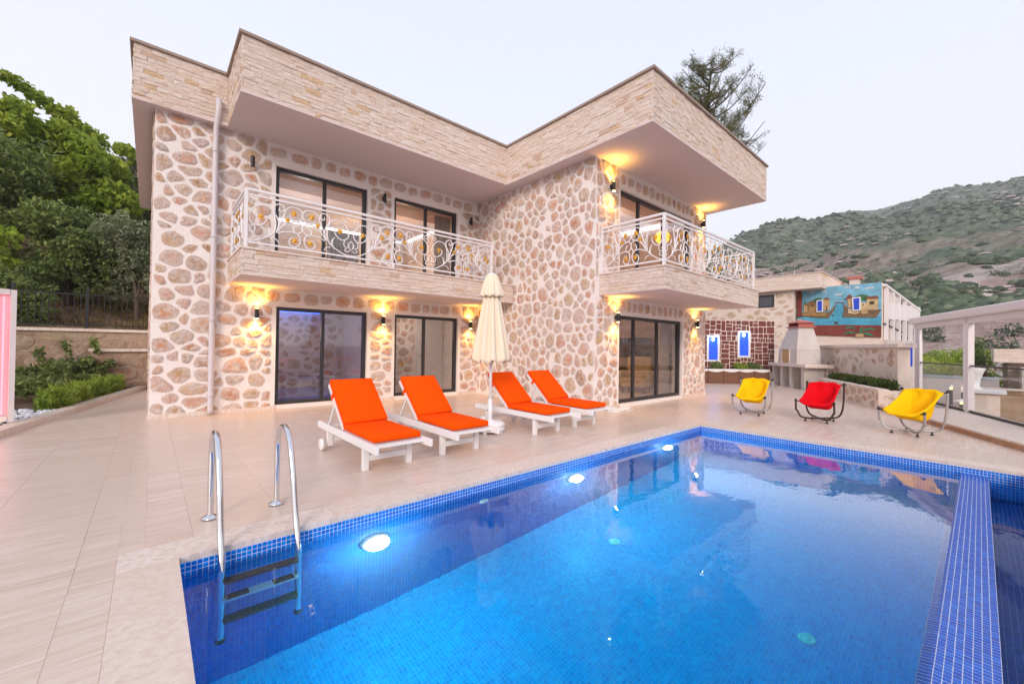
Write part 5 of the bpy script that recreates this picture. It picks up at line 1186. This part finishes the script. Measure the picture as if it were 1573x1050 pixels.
# ------------------------------------------------------------------ neighbouring house with mural
t = thing('neighbour_house', 'pale stone neighbouring house with travertine roof band and painted gable', 'house', (26, 7, -2.7))
NX = 24.75
nh = [(7.22, 7.95, 3.66, 4.24)]
mb = MB(); wall_boxes(mb, 6.3, 16, -2.7, 4.45, nh, lambda a, b, c, d: mb.box(NX, NX+.3, a, b, c, d)); mb.build('facade', M['mortar_pale'], t, world=True)
ws = [stone3d(p, Vector((NX, 6.3, -1)), Y, Z, -X, rng, prot=(0, .012)) for p in rubble(0, 6.0, 1.6, 5.4, [(.85, 1.7, 4.6, 5.3)], .55, .45, .14, rng, 2200)]
finalize(ws, 'stone', M['stone_wall'], t, 110)
fr = MB(); fr.box(NX-.03, NX+.08, 7.18, 7.25, 3.62, 4.28); fr.box(NX-.03, NX+.08, 7.92, 7.99, 3.62, 4.28); fr.box(NX-.03, NX+.08, 7.25, 7.92, 3.62, 3.69); fr.box(NX-.03, NX+.08, 7.25, 7.92, 4.21, 4.28)
o = fr.build('window', M['anthracite'], t, world=True); MB().box(NX+.03, NX+.05, 7.25, 7.92, 3.69, 4.21).build('pane', mat('window_pane', (.10, .11, .13), .05), o, world=True)
MB().prism([(24.45, 5.08), (36, 5.08), (36, 17), (24.45, 17)], 4.42, 5.15).build('roof_band', M['mortar_pale'], t, world=True)
cl = strips(11.5, .70, 5, Vector((24.45, 5.08, 4.44)), Y, Z, -X, rng, .3, .8)+strips(8, .70, 5, Vector((24.45, 5.08, 4.44)), X, Z, -Y, rng, .3, .8)
finalize(cl, 'cladding_stone', M['cladding'], t, 120)
MB().box(24.40, 36, 5.03, 17, 5.15, 5.19).build('roof_cap', M['coping'], t, world=True)
MB().box(24.74, 24.76, 6.27, 6.30, 4.3, 5.45).build('cable_mast', M['pipe'], t, world=True)
o = MB().box(28.6, 29.0, 4.3, 4.7, 4.4, 5.25).build('chimney', M['rough_white'], t, world=True); MB().box(28.5, 29.1, 4.2, 4.8, 5.25, 5.37).build('chimney_cap', M['red_cap'], o, world=True)
# mural wall: paint and shallow relief on the gable, u along -Y, v up
MX = 25.35; MY = 6.30; ML = 3.3
MB().box(MX, MX+6, MY-ML, MY, -2.7, 4.55).build('gable_wall', M['mortar_pale'], t, world=True)
def uv(px, py): return ((px-65)/1000*3.3, 4.55-(py-140-(1-(px-65)/1000)*30)/(830-140)*2.55)
def mpaint(name, pts, mt, d, depth=.02):
    mb = MB(); p = [uv(*q) for q in pts]; n = len(p); vs = [(MX-d, MY-u, v) for u, v in p]+[(MX-d-depth, MY-u, v) for u, v in p]
    a = sum(p[i][0]*p[(i+1) % n][1]-p[(i+1) % n][0]*p[i][1] for i in range(n)); top = tuple(range(n, 2*n))
    fs = [top, tuple(range(n))[::-1]]+[(i, (i+1) % n, n+(i+1) % n, n+i) for i in range(n)]
    mb.add(vs, fs if a < 0 else [f[::-1] for f in fs]); return mb.build(name, mt, t, world=True)
def paint(name, c, v=.25):
    m = mat(name, c, .8, spec=.2); k = N(m); n = k.noise(k.obj(), 4, 5, .65); k.col(k.ramp(n, [(.3, tuple(x*(1-v) for x in c)), (.7, tuple(min(1, x*(1+v)) for x in c))])); k.bump(n, .02, .5); return m
pm = {n: paint('mural_'+n, c) for n, c in dict(sky=(.20, .46, .62), water=(.09, .38, .55), ochre=(.36, .22, .09), tan=(.50, .34, .18), cream=(.58, .43, .25), roof=(.24, .10, .07), rock=(.20, .13, .08), green=(.05, .16, .07), cloud=(.56, .58, .60), brick=(.22, .055, .045), dark=(.08, .05, .035), palm=(.04, .22, .12)).items()}
mpaint('painted_sky', [(65, 172), (1065, 140), (1065, 600), (65, 600)], pm['sky'], .0, .004)
mpaint('painted_water', [(130, 560), (480, 570), (500, 480), (560, 400), (640, 390), (650, 460), (640, 575), (1065, 570), (1065, 690), (130, 690)], pm['water'], .004, .006)
for a in (([(195, 215), (290, 205), (295, 232), (200, 240)]), ([(365, 205), (430, 200), (430, 222), (370, 225)]), ([(655, 172), (725, 168), (725, 192), (665, 196)]), ([(765, 180), (820, 176), (825, 205), (770, 208)]), ([(885, 200), (985, 190), (985, 212), (890, 218)]), ([(540, 262), (630, 258), (625, 285), (550, 288)])): mpaint('painted_cloud', a, pm['cloud'], .004, .004)
mpaint('painted_rock', [(130, 510), (480, 505), (520, 440), (560, 395), (540, 470), (470, 585), (300, 578), (130, 560)], pm['rock'], .012, .02)
mpaint('painted_rock', [(640, 400), (690, 440), (700, 480), (1065, 480), (1010, 585), (630, 575), (650, 480)], pm['rock'], .012, .02)
mpaint('painted_tree', [(270, 335), (320, 305), (370, 310), (400, 345), (380, 365), (280, 360)], pm['green'], .008, .01); mpaint('painted_tree', [(770, 305), (840, 282), (920, 295), (940, 330), (890, 365), (790, 350)], pm['green'], .008, .01); mpaint('painted_tree', [(160, 350), (175, 350), (180, 395), (158, 395)], pm['green'], .008, .01)
for a, c in (([(155, 400), (215, 395), (215, 500), (155, 505)], 'tan'), ([(205, 378), (310, 372), (310, 500), (210, 505)], 'ochre'), ([(405, 330), (480, 330), (480, 480), (410, 485)], 'tan'), ([(690, 325), (755, 322), (755, 450), (695, 450)], 'tan'), ([(845, 392), (910, 390), (910, 480), (845, 480)], 'cream'), ([(905, 345), (1030, 340), (1030, 485), (910, 485)], 'cream'), ([(700, 470), (820, 460), (830, 520), (780, 540), (700, 520)], 'cream'), ([(840, 480), (920, 480), (920, 530), (850, 535)], 'tan'), ([(130, 515), (280, 500), (440, 510), (430, 560), (140, 550)], 'ochre')): mpaint('painted_house', a, pm[c], .034, .02)
for a in (([(195, 380), (255, 345), (322, 375)]), ([(395, 335), (440, 303), (490, 335)]), ([(650, 345), (720, 275), (765, 325)]), ([(890, 348), (915, 312), (1025, 308), (1040, 343)]), ([(150, 402), (185, 385), (220, 398)])): mpaint('painted_roof', a, pm['roof'], .056, .02)
for a in (([(250, 392), (268, 390), (268, 425), (250, 427)]), ([(278, 392), (292, 390), (292, 425), (278, 427)]), ([(940, 375), (990, 372), (990, 415), (940, 418)]), ([(440, 420), (452, 420), (452, 480), (440, 482)]), ([(860, 410), (875, 410), (875, 430), (860, 430)])): mpaint('painted_window', a, pm['dark'], .056, .006)
mpaint('painted_bridge', [(540, 378), (600, 372), (660, 380), (660, 390), (600, 382), (540, 390)], pm['roof'], .014, .02)
for a in (([(505, 540), (530, 535), (535, 545), (505, 550)]), ([(510, 555), (535, 552), (535, 562), (510, 565)]), ([(525, 610), (550, 640), (590, 620), (570, 660), (595, 668), (530, 668), (545, 655), (520, 650), (545, 645)])): mpaint('painted_boat', a, pm['dark'], .012, .008)
mpaint('brick_band', [(65, 185), (133, 183), (133, 560), (65, 565)], pm['brick'], .06, .03)
mpaint('brick_band', [(130, 690), (300, 682), (700, 676), (1065, 680), (1065, 830), (130, 815)], pm['brick'], .03, .03)
for a, b in (([(830, 790), (760, 700), (690, 700), (650, 730), (720, 715), (780, 730)]), 0), ([(830, 790), (900, 715), (970, 712), (1020, 740), (950, 735), (890, 750)], 0), ([(820, 795), (740, 760), (680, 770), (650, 800), (720, 785), (780, 790)], 0), ([(840, 795), (910, 770), (960, 790), (985, 825), (930, 805), (880, 800)], 0), ([(825, 790), (840, 720), (870, 690), (860, 740), (845, 795)], 0): mpaint('painted_palm', a, pm['palm'], .062, .012)
mpaint('painted_palm_trunk', [(790, 790), (870, 785), (880, 832), (785, 832)], pm['tan'], .075, .012)
for a in (([(322, 342), (405, 335), (405, 498), (322, 505)]), ([(745, 322), (845, 315), (845, 490), (755, 495)])):
    o = mpaint('blue_window', a, M['plastic'], .06, .05); cx_ = sum(p[0] for p in a)/4; cy_ = sum(p[1] for p in a)/4
    mpaint('blue_pane', [(cx_+(x-cx_)*.66, cy_+(y-cy_)*.84) for x, y in a], M['blue_paint'], .112, .008)
# outside staircase on the neighbour's gable
t = thing('outside_staircase', 'white outside staircase with balustrade columns beside the mural', 'staircase', (27, 2.4, -2.7))
sA = Vector((25.6, 2.95, 0)); sB = Vector((29.4, 2.05, 0)); sdv = (sB-sA).normalized()
def ss(u, z): q = sA+sdv*u; return Vector((q.x, q.y, z))
SL = (sB-sA).length
for i in range(6): mb = MB(); u = .25+i*.66; mb.beam(ss(u, 1.6), ss(u, 4.35-.17*i), .13, .13, sdv); mb.build('column', M['white_metal'], t, world=True)
mb = MB(); mb.beam(ss(0, 4.45), ss(SL, 3.45), .16, .10); mb.build('handrail', M['white_metal'], t, world=True)
mb = MB(); mb.beam(ss(.2, 3.25), ss(SL, 3.25), .10, .75); mb.build('parapet', M['white_metal'], t, world=True)
mb = MB(); mb.beam(ss(0, 2.65), ss(SL*.5, 2.30), .05, .06); mb.build('lower_rail', M['rail_dark'], t, world=True)
mb = MB(); mb.beam(ss(0, -.3), ss(SL, -.3), .3, 4.4); mb.build('stair_wall', M['rough_white'], t, world=True)
mb = MB(); mb.beam(ss(1.9, 1.2), ss(2.6, 1.2), .36, 1.1); mb.build('blue_door', M['blue_paint'], t, world=True)

# ------------------------------------------------------------------ lower garden seen through the glass
t = thing('lower_house', 'low beige stone building with flat roof band seen through the right glass pane', 'house', (32, -1.6, -2.7))
MB().box(31.0, 38, -5, -.9, -2.7, .9).build('wall', m_mortar('beige_stone', (.40, .31, .26), (.50, .42, .36)), t, world=True)
MB().box(30.6, 38.4, -5.4, -.45, .9, 1.55).build('roof_band', M['mortar_pale'], t, world=True); cl = strips(4.9, .62, 4, Vector((30.6, -5.35, .92)), Y, Z, -X, rng, .4, .9); finalize(cl, 'cladding_stone', M['cladding'], t, 40)
MB().box(29.2, 31.0, -3.6, -1.25, -.6, .70).build('balcony_front', M['rough_white'], t, world=True)
for yy in (-1.4, -3.4): MB().box(29.25, 29.5, yy-.12, yy+.12, -2.7, -.6).build('column', M['mortar_pale'], t, world=True)
MB().box(30.96, 30.995, -2.6, -1.4, -2.6, -.8).build('opening_shade', M['anthracite'], t, world=True)  # dark panel on the solid wall paints the shade inside an opening
t = thing('yard_wall', 'pale grey block wall of the lower garden', 'wall', (30, 1.2, -2.7))
MB().box(29.6, 29.9, -.6, 3.6, -2.7, .10).build('wall_body', mat('grey_block', (.46, .43, .44), .85), t, world=True); MB().box(29.55, 29.95, -.6, 3.6, .10, .20).build('wall_cap', mat('blue_grey_cap', (.24, .33, .40), .6), t, world=True)
t = thing('brown_yard_wall', 'brown stone wall beside the lower building', 'wall', (28, -.5, -2.7))
MB().box(27.6, 27.9, -1.3, .5, -2.7, -.25).build('wall_body', m_mortar('brown_stone', (.30, .19, .11), (.40, .28, .18)), t, world=True); MB().box(27.55, 27.95, -1.35, .55, -.25, -.17).build('wall_cap', M['coping'], t, world=True)
t = thing('boundary_pillar', 'pale stone pillar with white slab cap below the glass screen', 'pillar', (20.0, .05, -2.7))
MB().box(19.7, 20.4, -.42, .28, -2.7, .08).build('shaft', M['mortar_pale'], t, world=True); MB().box(19.6, 20.5, -.55, .40, .08, .17).build('cap', M['plastic'], t, world=True)
t = thing('stone_vase', 'white urn standing on the boundary pillar', 'vase', (20.05, .12, .17)); MB().lathe([(.16, 0), (.18, .03), (.12, .12), (.15, .35), (.22, .58), (.26, .66), (.24, .69)], 18).build('urn', M['plastic'], t, True)
for i, (p, lb) in enumerate((((24.9, .78, -.2), 'lit garden lantern beyond the glass, left of the white post'), ((25.2, .46, -.2), 'lit garden lantern beyond the glass, hard against the white post'), ((22.3, .44, -.55), 'lit garden lantern low down with a white roof'))):
    t = thing('garden_lantern', lb, 'lantern', (p[0], p[1], -2.7), 0, 'lit garden lanterns beyond the glass')
    h = p[2]+2.7; MB().tube([(0, 0, 0), (0, 0, h)], .05, 8).build('post', M['black'], t, True)
    MB().lathe([(.03, h+.02), (.045, h+.07), (.03, h+.11)], 8).build('lamp_globe', M['lantern_glow'], t, True); MB().lathe([(.24 if i == 2 else .07, h+.12), (.06, h+.18), (.02, h+.21)], 4).build('lamp_roof', M['plastic'], t)
rg = random.Random(31)
def palm(label, base, h, n, L, seed):
    t = thing('palm_tree', label, 'palm', base); rr = random.Random(seed); B = Vector(base)
    MB().tube([B, B+Vector((.05, .1, h*.5)), B+Z*h], [.2, .17, .15], 9).build('trunk', M['bark'], t, True, world=True); mb = MB(); top = B+Z*h
    for i in range(n):
        a = rr.uniform(0, 6.28); up = rr.uniform(-.2, 1.0); d = Vector((math.cos(a), math.sin(a), 0)); pts = cat([top, top+d*L*.4+Z*L*.35*up, top+d*L*.8+Z*L*(.3*up-.15), top+d*L+Z*L*(.15*up-.45)], 5)
        for j, p in enumerate(pts[2:-1]):
            tg = (pts[j+3]-p).normalized(); s_ = tg.cross(Z).normalized()
            for sg in (-1, 1):
                w = .5*math.sin(math.pi*(j+2)/(len(pts)+2))+.08; e = p+s_*sg*w+tg*w*.5-Z*w*.3; mb.add([p, p+tg*.07, e], [(0, 1, 2)], rr.random())
    mb.build('fronds', M['leaf_bright'], t, rnd=True, world=True)
palm('green palm tree beyond the left glass pane', (33.5, 2.4, -2.7), 3.6, 46, 1.7, 3); palm('second green palm beyond the glass, behind the lit lanterns', (35.5, 1.1, -2.7), 3.0, 40, 1.5, 4)
tree('narrow dark cypress between the white post and the beige building', (34.2, .05, -2.7), 5, [((34.2, .05, -2.4+.42*i), (.55*(1-.06*i), .55*(1-.06*i), .45)) for i in range(11)], 7000, .12, M['leaf_dark'], 'cypress_tree', .1, 91, 2.5, 'tree', None, .3, 4)
tree('low dark bush in the lower garden behind the grey wall', (31.5, 2.2, -2.7), 2.4, crown((31.6, 2.2, -.1), 1.4, .7, 8, rg, .5), 5000, .13, M['leaf_dark'], 'garden_bush', .06, 92, 2, 'bush')
tree('round green bush at the foot of the mountain beyond the glass', (40, 1.0, -2.7), 4, crown((40, 1.2, .2), 2.6, 1.3, 10, rg, .5), 6000, .2, M['leaf_bright'], 'garden_bush', .08, 93, 2, 'bush')
# white dish at the right edge
t = thing('satellite_dish', 'white dish mounted above the gutter beam at the right edge', 'dish', (15.35, -1.05, -2.7))
dm = Matrix.Translation((0, 0, 5.75)) @ Matrix.Rotation(R(35), 4, 'Z') @ Matrix.Rotation(R(55), 4, 'X')
prof = [(.02, 0), (.2, .02), (.4, .075), (.55, .15), (.56, .155), (.55, .16), (.4, .087), (.2, .032), (.02, .012)]
MB().lathe(prof, 30, (0, 0, 0), dm).build('reflector', M['pinkwhite_metal'], t, True); MB().tube([(0, 0, 0), (0, 0, 5.7)], .05, 10).build('mast', M['white_metal'], t, True)
mb = MB(); mb.tube([dm @ Vector((0, -.5, .1)), dm @ Vector((0, 0, .5))], .015, 6); mb.build('feed_arm', M['black'], t, True)
# coiled white cable at the villa corner
pts = [(7.25+.22*math.sin(i*.55)*(1-.004*i)+.012*i, RY-.28+.14*math.cos(i*.55), .012+.003*(i % 5)) for i in range(60)]
tag(MB().tube(cat(pts, 2), .008, 6).build('white_cable', M['plastic'], None, True), 'coiled white cable lying at the corner of the right wing', 'cable')

# ------------------------------------------------------------------ haze over the valley
hz = bpy.data.materials.new('haze'); hz.use_nodes = True; t_ = hz.node_tree; t_.nodes.clear()
ho = t_.nodes.new('ShaderNodeOutputMaterial'); pv = t_.nodes.new('ShaderNodeVolumePrincipled'); pv.inputs['Color'].default_value = (.96, .975, 1, 1); pv.inputs['Density'].default_value = .00055; pv.inputs['Anisotropy'].default_value = .2
t_.links.new(pv.outputs[0], ho.inputs['Volume'])
o = MB().box(-1010, 1010, -1010, 1010, -4.5, 330).build('haze', hz); tag(o, 'thin evening haze hanging in the valley air', 'haze', kind='stuff')
